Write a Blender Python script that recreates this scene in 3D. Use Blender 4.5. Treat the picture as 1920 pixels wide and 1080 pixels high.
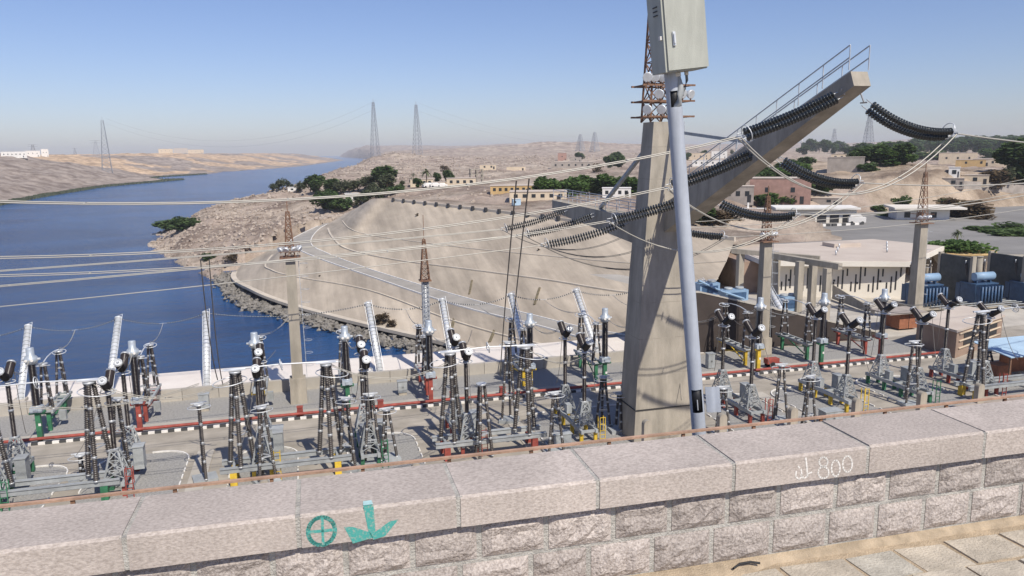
import bpy, math, random
from mathutils import Vector, Matrix, noise
R = math.radians
random.seed(7)
for o in list(bpy.data.objects): bpy.data.objects.remove(o)
S = bpy.context.scene
C = S.collection
# ---------------------------------------------------------------- camera (world X runs along the dam, Y away from it, yard at z = 0)
F, PITCH, ROLL, H, AZ = 1450.0, R(10), R(0.72), 21.0, R(15.15)
fw0 = Vector((math.sin(AZ), math.cos(AZ), 0)); r0 = Vector((math.cos(AZ), -math.sin(AZ), 0)); up = Vector((0, 0, 1))
fwd = fw0*math.cos(PITCH) - up*math.sin(PITCH); u0 = up*math.cos(PITCH) + fw0*math.sin(PITCH)
cx = r0*math.cos(ROLL) - u0*math.sin(ROLL); cy = r0*math.sin(ROLL) + u0*math.cos(ROLL)
cam = bpy.data.cameras.new('camera'); camo = bpy.data.objects.new('camera', cam); C.objects.link(camo)
M4 = Matrix((cx, cy, -fwd)).transposed().to_4x4(); M4.translation = (0, 0, H); camo.matrix_world = M4
cam.sensor_width = 36; cam.lens = F/1920*36; cam.clip_start = 0.1; cam.clip_end = 40000
S.camera = camo
# ---------------------------------------------------------------- sky and sun
SUN_EL = R(49); to_sun = Vector((0.256*math.cos(SUN_EL), -0.966*math.cos(SUN_EL), math.sin(SUN_EL))).normalized()
W = bpy.data.worlds.new('World'); S.world = W; W.use_nodes = True
nt = W.node_tree; bg = nt.nodes['Background']
sky = nt.nodes.new('ShaderNodeTexSky'); sky.sky_type = 'NISHITA'; sky.sun_disc = False
sky.sun_elevation = SUN_EL; sky.sun_rotation = math.atan2(to_sun.x, to_sun.y)
sky.altitude = 100; sky.air_density = 1.0; sky.dust_density = 0.5; sky.ozone_density = 1.5
tint = nt.nodes.new('ShaderNodeMix'); tint.data_type = 'RGBA'; tint.blend_type = 'MULTIPLY'; tint.inputs[0].default_value = 1; tint.inputs[7].default_value = (.87, .90, 1.16, 1)   # hazy lavender cast of the whole sky
nt.links.new(sky.outputs[0], tint.inputs[6]); nt.links.new(tint.outputs[2], bg.inputs[0]); bg.inputs[1].default_value = 0.093
sl = bpy.data.lights.new('sun', 'SUN'); sl.energy = 4.6; sl.angle = R(0.53); sl.color = (1.0, 0.93, 0.82)
so = bpy.data.objects.new('sun', sl); C.objects.link(so); so.rotation_euler = to_sun.to_track_quat('Z', 'Y').to_euler(); so.location = (0, 0, 200)
S.view_settings.view_transform = 'Standard'; S.view_settings.look = 'None'; S.view_settings.exposure = 0.10; S.view_settings.gamma = 1
S.render.engine = 'CYCLES'

# ---------------------------------------------------------------- pixel helpers (photo is 1920 x 1080)
def ray(u, v): return cx*(u-960) - cy*(v-540) + fwd*F
def onz(u, v, z):
    d = ray(u, v); return Vector((0, 0, H)) + d*((z-H)/d.z)
def onV(u, v, V):
    d = ray(u, v); return Vector((0, 0, H)) + d*(V/d.y)
def at(u, v, r):
    d = ray(u, v); return Vector((0, 0, H)) + d*(r/math.hypot(d.x, d.y))

# ---------------------------------------------------------------- materials
MATS = {}
def mat(name, col, rough=0.7, metal=0.0, var=0.0, scale=3.0, col2=None, bump=0.0, bscale=None, spec=0.5, detail=6, stretch=None, lo=0.35, hi=0.65, objvar=0.0, streak=None):
    m = bpy.data.materials.new(name); m.use_nodes = True; t = m.node_tree; b = t.nodes['Principled BSDF']
    b.inputs['Base Color'].default_value = (*col, 1); b.inputs['Roughness'].default_value = rough
    b.inputs['Metallic'].default_value = metal; b.inputs['Specular IOR Level'].default_value = spec
    if col2 is None and var > 0: col2 = tuple(max(0, c*(1-var)) for c in col); col = tuple(min(1, c*(1+var)) for c in col)
    if col2 is not None or bump > 0:
        tc = t.nodes.new('ShaderNodeTexCoord'); mp = t.nodes.new('ShaderNodeMapping'); t.links.new(tc.outputs['Object'], mp.inputs[0])
        if stretch: mp.inputs['Scale'].default_value = stretch
    if col2 is not None:
        n = t.nodes.new('ShaderNodeTexNoise'); n.inputs['Scale'].default_value = scale; n.inputs['Detail'].default_value = detail; n.inputs['Roughness'].default_value = 0.62
        t.links.new(mp.outputs[0], n.inputs[0])
        r = t.nodes.new('ShaderNodeValToRGB'); r.color_ramp.elements[0].position = lo; r.color_ramp.elements[1].position = hi
        r.color_ramp.elements[0].color = (*col2, 1); r.color_ramp.elements[1].color = (*col, 1)
        t.links.new(n.outputs[0], r.inputs[0]); t.links.new(r.outputs[0], b.inputs['Base Color'])
    if objvar or streak:
        src = b.inputs['Base Color'].links[0].from_socket if b.inputs['Base Color'].links else None
        def mul(fac_sock, lo_, hi_, l0=.3, l1=.7):
            r_ = t.nodes.new('ShaderNodeMapRange'); r_.inputs[1].default_value = l0; r_.inputs[2].default_value = l1; r_.inputs[3].default_value = lo_; r_.inputs[4].default_value = hi_; t.links.new(fac_sock, r_.inputs[0])
            x = t.nodes.new('ShaderNodeMix'); x.data_type = 'RGBA'; x.blend_type = 'MULTIPLY'; x.inputs[0].default_value = 1
            t.links.new(src, x.inputs[6]); t.links.new(r_.outputs[0], x.inputs[7]); return x.outputs[2]
        if objvar:
            oi = t.nodes.new('ShaderNodeObjectInfo'); src = mul(oi.outputs['Random'], 1-objvar, 1+objvar*.6, 0, 1)
        if streak:
            scl, rot, amt = streak; m3 = t.nodes.new('ShaderNodeMapping'); m3.inputs['Scale'].default_value = scl; m3.inputs['Rotation'].default_value = (0, 0, rot); t.links.new(tc.outputs['Object'], m3.inputs[0])
            n3 = t.nodes.new('ShaderNodeTexNoise'); n3.inputs['Scale'].default_value = 1; n3.inputs['Detail'].default_value = 8; n3.inputs['Roughness'].default_value = .65; t.links.new(m3.outputs[0], n3.inputs[0]); src = mul(n3.outputs[0], 1-amt, 1+amt*.5)
        t.links.new(src, b.inputs['Base Color'])
    if bump > 0:
        n2 = t.nodes.new('ShaderNodeTexNoise'); n2.inputs['Scale'].default_value = bscale or scale*4; n2.inputs['Detail'].default_value = 5
        t.links.new(mp.outputs[0], n2.inputs[0])
        bp = t.nodes.new('ShaderNodeBump'); bp.inputs['Strength'].default_value = bump; bp.inputs['Distance'].default_value = 0.05
        t.links.new(n2.outputs[0], bp.inputs['Height']); t.links.new(bp.outputs[0], b.inputs['Normal'])
    MATS[name] = m; return m
mat('granite', (.53, .468, .42), .9, objvar=.10, streak=((1.1,1.1,1.1),0,.22), col2=(.36, .31, .275), scale=75, detail=6, bump=.16, bscale=110, lo=.36, hi=.6, stretch=(.55,1,1))
mat('granite_rough', (.52, .465, .425), .92, objvar=.20, col2=(.29, .25, .225), scale=60, detail=7, bump=.45, bscale=45, lo=.36, hi=.60)
mat('mortar', (.40, .385, .35), .95, var=.22, scale=9, bump=.5, bscale=70)
mat('paver', (.46, .41, .335), .9, objvar=.12, var=.2, scale=5, bump=.4, bscale=60)
mat('paver_grey', (.42, .395, .34), .9, objvar=.12, var=.2, scale=5, bump=.4, bscale=60)
mat('sand', (.42, .335, .235), .95, var=.22, scale=6, bump=.5, bscale=90)
mat('paint_green', (.06, .33, .29), .8, col2=(.30, .36, .31), scale=60, lo=.34, hi=.50)
mat('paint_pale', (.40, .60, .60), .7, var=.1, scale=40)
mat('paint_white', (.74, .72, .68), .8, col2=(.5, .45, .40), scale=70, lo=.33, hi=.5)
mat('pole_grey', (.43, .465, .52), .5, streak=((14,14,1.2),0,.16), var=.06, scale=6, bump=.05, bscale=40)
mat('box_grey', (.43, .44, .385), .55, streak=((16,16,2),0,.14), var=.05, scale=5, bump=.1, bscale=120)
mat('black', (.012, .012, .013), .5)
mat('dark', (.03, .03, .032), .6, var=.3, scale=4)
mat('rubber', (.02, .02, .022), .7)
mat('rust', (.27, .15, .09), .85, col2=(.14, .08, .055), scale=6, bump=.3, bscale=30)
mat('rust_pale', (.42, .27, .19), .85, var=.25, scale=4, bump=.2, bscale=30)
mat('concrete', (.43, .385, .315), .9, streak=((1.3,1.3,.12),0,.17), col2=(.29, .262, .215), scale=.9, bump=.3, bscale=14, stretch=(1, 1, .35))
mat('concrete_pale', (.49, .455, .395), .9, objvar=.10, col2=(.38, .35, .305), scale=.4, bump=.2, bscale=10)
mat('pour_joint', (.30, .268, .22), .95, var=.2, scale=2)
mat('deck', (.74, .69, .63), .9, col2=(.66, .60, .55), scale=.3, bump=.15, bscale=9)
mat('gravel', (.37, .36, .34), .95, col2=(.22, .215, .205), scale=7, detail=8, bump=.9, bscale=12)
mat('roadway', (.42, .38, .32), .92, streak=((.25,.9,1),0,.22), col2=(.30, .27, .225), scale=.35, bump=.2, bscale=12)
mat('asphalt', (.25, .24, .225), .95, col2=(.19, .183, .172), scale=.12, bump=.2, bscale=6)
mat('dusty_asphalt', (.31, .29, .26), .95, var=.12, scale=.3)
mat('slope', (.50, .43, .34), .93, streak=((.30,.02,.06),R(-31),.38), col2=(.37, .315, .25), scale=.16, detail=9, bump=.35, bscale=2.2, stretch=(1, .55, 2.2))
mat('berm', (.53, .47, .385), .93, var=.12, scale=.4)
mat('riprap', (.27, .25, .22), .95, col2=(.13, .12, .105), scale=.8, bump=.8, bscale=4)
mat('stain', (.20, .165, .10), .95, col2=(.10, .085, .055), scale=1.5, bump=.4, bscale=6)
mat('rubble', (.44, .375, .31), .95, col2=(.24, .19, .155), scale=.5, bump=.6, bscale=4)
mat('porcelain', (.034, .026, .024), .28, var=.35, scale=2, spec=.6)
mat('porcelain_grey', (.062, .053, .048), .35, var=.3, scale=2, spec=.6)
mat('disc_glaze', (.03, .034, .034), .22, spec=.7)
mat('galv', (.50, .52, .54), .45, .35, var=.15, scale=3)
mat('alu', (.70, .72, .73), .42, .3, var=.12, scale=2)
mat('steel_paint', (.37, .39, .395), .6, .1, objvar=.15, var=.15, scale=2)
mat('tank', (.45, .50, .55), .4, .25, var=.12, scale=2)
mat('wire', (.44, .42, .37), .5, .3)
mat('wire_dark', (.16, .15, .14), .6, .2)
mat('red', (.30, .062, .046), .7, objvar=.2, var=.25, scale=2)
mat('green', (.035, .16, .08), .65, objvar=.2, var=.25, scale=2)
mat('yellow', (.60, .41, .04), .65, objvar=.2, var=.2, scale=2)
mat('kerb_white', (.72, .70, .66), .85, var=.12, scale=3)
mat('kerb_black', (.06, .06, .06), .85)
mat('white_wall', (.74, .70, .62), .85, col2=(.66, .61, .53), scale=.25)
mat('brown_wall', (.052, .040, .035), .9, var=.16, scale=.5, bump=.2, bscale=6)
mat('brown_brick', (.30, .215, .165), .9, var=.16, scale=.6, bump=.3, bscale=9)
mat('roof_tan', (.56, .49, .42), .92, col2=(.47, .40, .34), scale=.15)
mat('blue', (.045, .095, .18), .5, var=.2, scale=1.5)
mat('blue_pale', (.24, .36, .50), .55, var=.1, scale=1)
mat('sky_tin', (.40, .54, .66), .5, var=.1, scale=.6)
mat('firewall', (.075, .08, .078), .9, var=.25, scale=.8)
mat('teal', (.12, .38, .36), .6, var=.1, scale=1)
mat('glass_dark', (.03, .035, .04), .2)
mat('orange', (.30, .12, .065), .8, var=.2, scale=2)
mat('brick_pink', (.36, .22, .18), .92, var=.16, scale=.6, bump=.3, bscale=6)
mat('cream', (.60, .50, .37), .92, var=.12, scale=.4)
mat('house_grey', (.34, .30, .265), .92, var=.2, scale=.4)
mat('house_white', (.72, .70, .66), .9, var=.08, scale=.4)
mat('ochre', (.52, .36, .17), .92, var=.12, scale=.4)
mat('bark', (.14, .10, .07), .95, var=.3, scale=4)
mat('pylon', (.30, .32, .35), .6, .2)
def leafmat(name, a, b):
    m = mat(name, a, .75, col2=b, scale=.55, detail=3, lo=.38, hi=.62, spec=.25); t = m.node_tree; p = t.nodes['Principled BSDF']; out = t.nodes['Material Output']
    tr = t.nodes.new('ShaderNodeBsdfTranslucent'); mx = t.nodes.new('ShaderNodeMixShader'); mx.inputs[0].default_value = .38
    t.links.new(p.inputs['Base Color'].links[0].from_socket, tr.inputs[0]); t.links.new(p.outputs[0], mx.inputs[1]); t.links.new(tr.outputs[0], mx.inputs[2]); t.links.new(mx.outputs[0], out.inputs['Surface']); return m
leafmat('leaf', (.115, .175, .06), (.06, .10, .035)); leafmat('leaf_grey', (.17, .19, .11), (.095, .115, .062)); leafmat('leaf_bright', (.135, .215, .06), (.065, .12, .034)); leafmat('leaf_dry', (.17, .125, .075), (.09, .065, .04))
# water: deep blue with wind ripples
wm = bpy.data.materials.new('water'); wm.use_nodes = True; t = wm.node_tree; b = t.nodes['Principled BSDF']
b.inputs['Roughness'].default_value = .13; b.inputs['IOR'].default_value = 1.33; b.inputs['Specular IOR Level'].default_value = .30
tc = t.nodes.new('ShaderNodeTexCoord'); mp = t.nodes.new('ShaderNodeMapping'); mp.inputs['Scale'].default_value = (.55, 1.0, 1); mp.inputs['Rotation'].default_value = (0, 0, R(-25))
t.links.new(tc.outputs['Object'], mp.inputs[0])
n1 = t.nodes.new('ShaderNodeTexNoise'); n1.inputs['Scale'].default_value = .28; n1.inputs['Detail'].default_value = 9; n1.inputs['Roughness'].default_value = .68
n2 = t.nodes.new('ShaderNodeTexNoise'); n2.inputs['Scale'].default_value = .018; n2.inputs['Detail'].default_value = 6; n2.inputs['Distortion'].default_value = 1.2
t.links.new(mp.outputs[0], n1.inputs[0]); t.links.new(mp.outputs[0], n2.inputs[0])
rp = t.nodes.new('ShaderNodeValToRGB'); rp.color_ramp.elements[0].position = .35; rp.color_ramp.elements[1].position = .68
rp.color_ramp.elements[0].color = (.009, .050, .160, 1); rp.color_ramp.elements[1].color = (.024, .105, .285, 1)
t.links.new(n2.outputs[0], rp.inputs[0]); t.links.new(rp.outputs[0], b.inputs['Base Color'])
bp = t.nodes.new('ShaderNodeBump'); bp.inputs['Strength'].default_value = 1.0; bp.inputs['Distance'].default_value = 2.2
t.links.new(n1.outputs[0], bp.inputs['Height']); t.links.new(bp.outputs[0], b.inputs['Normal']); MATS['water'] = wm
# terrain: rock / sand / scrub by a colour attribute of the land itself
tm = bpy.data.materials.new('terrain'); tm.use_nodes = True; t = tm.node_tree; b = t.nodes['Principled BSDF']; b.inputs['Roughness'].default_value = .95; b.inputs['Specular IOR Level'].default_value = .2
at_ = t.nodes.new('ShaderNodeVertexColor'); at_.layer_name = 'land'
tc = t.nodes.new('ShaderNodeTexCoord')
def tn(scale, detail=8):
    n = t.nodes.new('ShaderNodeTexNoise'); n.inputs['Scale'].default_value = scale; n.inputs['Detail'].default_value = detail; n.inputs['Roughness'].default_value = .7; t.links.new(tc.outputs['Object'], n.inputs[0]); return n
nA, nB = tn(.06, 14), tn(.25, 10)
rA = t.nodes.new('ShaderNodeValToRGB'); rA.color_ramp.elements[0].position = .40; rA.color_ramp.elements[1].position = .60; rA.color_ramp.elements[0].color = (.50, .46, .44, 1); rA.color_ramp.elements[1].color = (1.12, 1.1, 1.08, 1)
t.links.new(nA.outputs[0], rA.inputs[0])
mx = t.nodes.new('ShaderNodeMix'); mx.data_type = 'RGBA'; mx.blend_type = 'MULTIPLY'; mx.inputs[0].default_value = 1
t.links.new(at_.outputs[0], mx.inputs[6]); t.links.new(rA.outputs[0], mx.inputs[7]); t.links.new(mx.outputs[2], b.inputs['Base Color'])
bp = t.nodes.new('ShaderNodeBump'); bp.inputs['Strength'].default_value = 1.0; bp.inputs['Distance'].default_value = 1.6; t.links.new(nB.outputs[0], bp.inputs['Height']); t.links.new(bp.outputs[0], b.inputs['Normal']); MATS['terrain'] = tm

# ---------------------------------------------------------------- mesh builder
class MB:
    def __init__(s): s.v = []; s.f = []; s.s = []; s.mk = []
    def add(s, vs, fs, smooth=False):
        o = len(s.v); s.v += [tuple(p) for p in vs]; s.f += [tuple(i+o for i in f) for f in fs]; s.s += [smooth]*len(fs); return s
    def second(s, other):                      # add another builder's faces with the second material
        a = len(s.f); o = len(s.v); s.v += other.v; s.f += [tuple(i+o for i in f) for f in other.f]; s.s += other.s; s.mk.append((a, len(s.f))); return s
    def box(s, c, d, rot=None):
        x, y, z = d[0]/2, d[1]/2, d[2]/2; c = Vector(c)
        ps = [Vector(p) for p in ((-x,-y,-z),(x,-y,-z),(x,y,-z),(-x,y,-z),(-x,-y,z),(x,-y,z),(x,y,z),(-x,y,z))]
        if rot is not None: ps = [rot @ p for p in ps]
        return s.add([c+p for p in ps], [(0,3,2,1),(4,5,6,7),(0,1,5,4),(1,2,6,5),(2,3,7,6),(3,0,4,7)])
    def frustum(s, c0, d0, c1, d1):
        def q(c, d): return [(c[0]-d[0]/2,c[1]-d[1]/2,c[2]),(c[0]+d[0]/2,c[1]-d[1]/2,c[2]),(c[0]+d[0]/2,c[1]+d[1]/2,c[2]),(c[0]-d[0]/2,c[1]+d[1]/2,c[2])]
        return s.add(q(c0,d0)+q(c1,d1), [(0,3,2,1),(4,5,6,7),(0,1,5,4),(1,2,6,5),(2,3,7,6),(3,0,4,7)])
    def bar(s, a, b, w, h=None):
        a = Vector(a); b = Vector(b); d = b-a; L = d.length
        if L < 1e-6: return s
        return s.box((a+b)/2, (w, h or w, L), d.to_track_quat('Z', 'Y').to_matrix())
    def rings(s, cs, rs, n, axis, cap=True, smooth=True):
        q = axis.to_track_quat('Z', 'Y').to_matrix(); ex = q @ Vector((1,0,0)); ey = q @ Vector((0,1,0)); vs = []; fs = []
        for c, r in zip(cs, rs):
            for k in range(n):
                a = 2*math.pi*k/n; vs.append(c + ex*(math.cos(a)*r) + ey*(math.sin(a)*r))
        for i in range(len(cs)-1):
            for k in range(n): fs.append((i*n+k, i*n+(k+1)%n, (i+1)*n+(k+1)%n, (i+1)*n+k))
        s.add(vs, fs, smooth)
        if cap:
            o = len(s.v)-len(vs); s.f.append(tuple(o+k for k in range(n))[::-1]); s.s.append(False)
            o2 = o+(len(cs)-1)*n; s.f.append(tuple(o2+k for k in range(n))); s.s.append(False)
        return s
    def cyl(s, a, b, r, r2=None, n=10):
        a = Vector(a); b = Vector(b); return s.rings([a, b], [r, r if r2 is None else r2], n, b-a)
    def lathe(s, base, axis, prof, n=12):
        base = Vector(base); axis = Vector(axis).normalized(); return s.rings([base+axis*z for r, z in prof], [r for r, z in prof], n, axis)
    def ribbed(s, a, b, rc, rs, k, n=10):
        a = Vector(a); b = Vector(b); d = b-a; L = d.length; p = []
        for i in range(k):
            z = L*i/k; h = L/k; p += [(rc, z), (rs, z+h*.45), (rc, z+h*.62)]
        p.append((rc, L)); return s.lathe(a, d, p, n)
    def tube(s, pts, r, n=5):
        pts = [Vector(p) for p in pts]; vs = []; fs = []
        for i, p in enumerate(pts):
            d = (pts[min(i+1, len(pts)-1)]-pts[max(i-1, 0)]).normalized(); ref = Vector((0,0,1)) if abs(d.z) < .95 else Vector((1,0,0))
            ex = d.cross(ref).normalized(); ey = ex.cross(d)
            vs += [p+ex*(r*math.cos(2*math.pi*k/n))+ey*(r*math.sin(2*math.pi*k/n)) for k in range(n)]
        for i in range(len(pts)-1):
            for k in range(n): fs.append((i*n+k, (i+1)*n+k, (i+1)*n+(k+1)%n, i*n+(k+1)%n))
        return s.add(vs, fs, True)
    def torus(s, c, nrm, Rr, r, n=20, m=5):
        c = Vector(c); q = Vector(nrm).to_track_quat('Z', 'Y').to_matrix()
        return s.tube([c + q @ Vector((Rr*math.cos(2*math.pi*k/n), Rr*math.sin(2*math.pi*k/n), 0)) for k in range(n+1)], r, m)
    def ball(s, c, r, n=10, sz=1.0):
        c = Vector(c); k = 6; return s.rings([c+Vector((0,0,-r*sz*math.cos(math.pi*i/k))) for i in range(k+1)], [max(.002, r*math.sin(math.pi*i/k)) for i in range(k+1)], n, Vector((0,0,1)), cap=False)
    def prism(s, poly, z0, z1):
        n = len(poly); f = (lambda z: z) ; a = [(p[0],p[1],z0(p) if callable(z0) else z0) for p in poly]; b = [(p[0],p[1],z1(p) if callable(z1) else z1) for p in poly]
        return s.add(a+b, [tuple(range(n))[::-1], tuple(range(n, 2*n))]+[(i,(i+1)%n,n+(i+1)%n,n+i) for i in range(n)])
    def build(s, name, m, parent=None, loc=(0,0,0), m2=None):
        me = bpy.data.meshes.new(name); me.from_pydata(s.v, [], s.f); me.polygons.foreach_set('use_smooth', s.s); me.materials.append(MATS[m]); me.update()
        if m2:
            me.materials.append(MATS[m2])
            for a, b_ in s.mk:
                for i in range(a, b_): me.polygons[i].material_index = 1
        o = bpy.data.objects.new(name, me); C.objects.link(o); o.location = loc
        if parent is not None: o.parent = parent
        return o
def catenary(a, b, sag, n=16):
    a = Vector(a); b = Vector(b); return [a.lerp(b, i/n) - Vector((0,0,4*sag*(i/n)*(1-i/n))) for i in range(n+1)]
def tag(o, label, cat, group=None):
    o['label'] = label; o['category'] = cat
    if group: o['group'] = group
    return o
def struct(o, kind='structure'): o['kind'] = kind; return o
def thing(name, label, cat, loc=(0,0,0), rz=0, group=None):
    o = bpy.data.objects.new(name, None); C.objects.link(o); o.location = loc; o.rotation_euler = (0,0,rz); o.empty_display_size = .3
    return tag(o, label, cat, group)
def dup(o, loc=None, rz=None, scale=None, label=None, group=None):
    def rec(s, par):
        c = s.copy(); C.objects.link(c); c.parent = par
        for ch in s.children: rec(ch, c)
        return c
    c = rec(o, None)
    if loc is not None: c.location = loc
    if rz is not None: c.rotation_euler = (0,0,rz)
    if scale is not None: c.scale = scale if hasattr(scale, '__len__') else (scale,)*3
    if label: c['label'] = label
    if group: c['group'] = group
    return c

# ================================================================ LAND
def lerp_tab(tab, v):
    if v <= tab[0][0]: return tab[0][1]
    for (a, x), (b, y) in zip(tab, tab[1:]):
        if v <= b: return x+(y-x)*(v-a)/(b-a)
    return tab[-1][1]
def sm(x): x = max(0, min(1, x)); return x*x*(3-2*x)
WZ = -10.5
def wpt(u, v): p = onz(u, v, WZ); return (p.y, p.x)
LEFT = [(0, -260), (400, -215)] + [wpt(u, v) for u, v in ((0,385),(100,366),(200,350),(345,337))]
nose = LEFT[-1]
LEFT += [(nose[0]+25, nose[1]-45), (nose[0]+160, nose[1]-55)] + [wpt(u, v) for u, v in ((400,326),(480,319),(560,313),(625,305),(655,300))]
RIGHT = [(60, 60), (100, 45), (124, 24), (160, -2), (178, -11)] + [wpt(u, v) for u, v in ((425,530),(335,492),(284,470),(288,440))]
tip = RIGHT[-1]
RIGHT += [(tip[0]+35, tip[1]+6), (tip[0]+90, tip[1]+32)] + [wpt(u, v) for u, v in ((500,366),(580,346),(650,332),(668,322),(690,304),(700,298))]
LEFT.sort(); RIGHT.sort()
KN = at(735, 300, 1000); HP = at(1040, 276, 2300); MND = at(1690, 330, 285); MN2 = at(1480, 300, 420)
# embankment sections, far nose first: (top, a, b, road upper, road lower, c, lip, toe) as pixel + height
ZS = (7.5, 2.0, -1.0, -4.5, -4.6, -7.5, -9.3, -11.2)
SEC = [[(640,405,2.5),(632,409,1.8),(625,413,1.2),(619,418,.6),(612,417,.5),(560,430,-3),(470,480,-8.5),(430,512,-11.2)],
       [(668,390,5.5),(640,412,2.5),(615,425,1),(596,432,-.1),(552,446,-.2),(503,488,-5),(438,518,-9.3),(425,531,-11.2)],
       [(700,373),(655,428),(625,447),(583,456),(548,461),(511,507),(476,545),(465,563)],
       [(735,376),(690,440),(655,468),(613,475),(596,484),(562,520),(539,570),(522,584)],
       [(800,383),(765,451),(742,487),(702,508),(702,521),(692,544),(645,599),(630,613)],
       [(900,394),(885,466),(872,504),(852,553),(852,571),(847,600),(795,634),(782,650)],
       [(1040,411),(1030,480),(1022,524),(1002,592),(1002,609),(992,640),(930,666),(920,682)],
       [(1180,428),(1180,493),(1177,548),(1132,622),(1122,640),(1110,662),(1060,690),(1050,705)],
       [(1290,440),(1282,494),(1272,545),(1240,625),(1230,645),(1220,668),(1190,700),(1180,715)],
       [(1378,450),(1362,490),(1346,522),(1330,548),(1328,556),(1322,570),(1316,590),(1314,600)]]
EN = Vector((.86, .51, 0)); _l = onz(645, 599, -9.3); ENL = _l.x*EN.x+_l.y*EN.y
def onslope(u, v, t_=.5):
    d = ray(u, v); k = (-9.3-t_*ENL-H)/(d.z-t_*(d.x*EN.x+d.y*EN.y)); return Vector((0,0,H))+d*k
SEC3 = [[onz(*p) if len(p) == 3 else onslope(*p) for p in s] for s in SEC]
for s_, px in zip(SEC3, SEC):
    if len(px[4]) == 2: s_[4] = onz(*px[4], s_[3].z*.45+s_[4].z*.55)
def cr(p0, p1, p2, p3, t): return .5*((2*p1)+(p2-p0)*t+(2*p0-5*p1+4*p2-p3)*t*t+(3*p1-p0-3*p2+p3)*t**3)
NI = 12; ROWS = []
for i in range(len(SEC3)-1):
    for k in range(NI if i < len(SEC3)-2 else NI+1):
        t_ = k/NI; ROWS.append([cr(SEC3[max(i-1,0)][j], SEC3[i][j], SEC3[i+1][j], SEC3[min(i+2,len(SEC3)-1)][j], t_) for j in range(8)])
outd = Vector((.86, .5, 0))
EPOLY = [(p[7].x-1, p[7].y-1) for p in ROWS[::4]] + [(p[0].x+outd.x*6, p[0].y+outd.y*6) for p in ROWS[::-4]]
def inpoly(x, y, P):
    c = False; j = len(P)-1
    for i in range(len(P)):
        if (P[i][1] > y) != (P[j][1] > y) and x < (P[j][0]-P[i][0])*(y-P[i][1])/(P[j][1]-P[i][1])+P[i][0]: c = not c
        j = i
    return c
CP = [(66,115.5),(97,113.8),(100.5,99.5),(118,92.5),(260,100),(260,176),(100,172)]
def fbm(x, y, s, o=5): return noise.fractal(Vector((x*s, y*s, 3.7)), 1.0, 2.1, o)
ROCK, PALE, SAND, SCRUB, PINK, TOWN = (.37,.315,.27), (.49,.42,.345), (.64,.48,.32), (.16,.15,.085), (.43,.355,.295), (.46,.38,.295)
def land(x, y):
    r = math.hypot(x, y)
    ul, ur = lerp_tab(LEFT, y), lerp_tab(RIGHT, y)
    if y < 84 and x < 58: return -14, ROCK
    if x < ul+2:
        d = ul-x+fbm(x, y, .012)*14; far = sm((r-1250)/300)
        h = -11.5+32*sm((d+6)/(200+120*far)) + fbm(x, y, .013, 7)*4.5*sm(d/60) + sm(d/400)*4 + abs(fbm(x, y, .05))*2.2*sm(d/20)
        c = ROCK
        if d < 12+8*fbm(x, y, .03): c = SCRUB
        if far > .3 and fbm(x+200, y, .0045, 3) > -.12 and d > 40: c = SAND
        return h, c
    if x > ur-2:
        d = x-ur+fbm(x, y, .03)*5
        if inpoly(x, y, EPOLY): return -13, ROCK
        T = 8.0+6.5*sm((r-380)/1500)+fbm(x, y, .006, 6)*2.2*sm((r-300)/200)
        w = 45+25*sm((r-420)/200)
        h = -11.5+(T+11.5)*sm((d+4)/w)
        c = PALE if fbm(x, y, .02) > 0 else PINK
        hd = math.exp(-((y-300)/95)**2)*sm((95-d)/60)       # rubble headland stays low
        h = h*(1-hd)+hd*(-10.8+8.5*sm((d+3)/26)+fbm(x, y, .06, 6)*2.0+1.6*sm((y-320)/60))
        h += abs(fbm(x, y, .09, 6))*1.3*sm((r-180)/60)*sm((d)/10)
        h += 10*math.exp(-((x-KN.x)**2+(y-KN.y)**2)/(2*55**2))*(1+.5*fbm(x, y, .04))
        h += 26*math.exp(-(((x-HP.x)/300)**2+((y-HP.y)/220)**2)/2)*(1+.4*fbm(x, y, .006))
        mg = math.exp(-(((x-MND.x)/24)**2+((y-MND.y)/30)**2)/2); h += 7.5*mg*(1+.3*fbm(x, y, .05))
        m2 = math.exp(-(((x-MN2.x)/50)**2+((y-MN2.y)/30)**2)/2); h += 6*m2
        if mg > .25 or m2 > .3: c = TOWN
        h += sm((r-3200)/1800)*(34+46*fbm(x, y, .0007, 6))
        if x > 58 and y < 205:                                # power station level and car park terrace
            lowz = 3.3 if inpoly(x, y, CP) else -.9
            q = sm((y-(172 if x > 98 else 118)-.04*max(0, x-100))/18); h = lowz*(1-q)+h*q
        elif y < 118: h = min(h, -12)
        return h, c
    return -14, ROCK
NA, NR = 560, 350; a0, a1 = R(-32), R(66); rad = [72*(8200/72)**(j/NR) for j in range(NR+1)]
vs = []; cols = []
for j in range(NR+1):
    for i in range(NA+1):
        a = a0+(a1-a0)*i/NA; x, y = rad[j]*math.sin(a), rad[j]*math.cos(a); h, c = land(x, y); vs.append((x, y, h)); cols += [*c, 1]
fs = [(j*(NA+1)+i, j*(NA+1)+i+1, (j+1)*(NA+1)+i+1, (j+1)*(NA+1)+i) for j in range(NR) for i in range(NA) if max(vs[j*(NA+1)+i][2], vs[(j+1)*(NA+1)+i+1][2], vs[j*(NA+1)+i+1][2], vs[(j+1)*(NA+1)+i][2]) > -12.6]
me = bpy.data.meshes.new('terrain'); me.from_pydata(vs, [], fs); ca = me.color_attributes.new('land', 'FLOAT_COLOR', 'POINT'); ca.data.foreach_set('color', cols)
me.polygons.foreach_set('use_smooth', [True]*len(fs)); me.materials.append(tm); o = bpy.data.objects.new('terrain', me); C.objects.link(o); struct(o)
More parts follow.
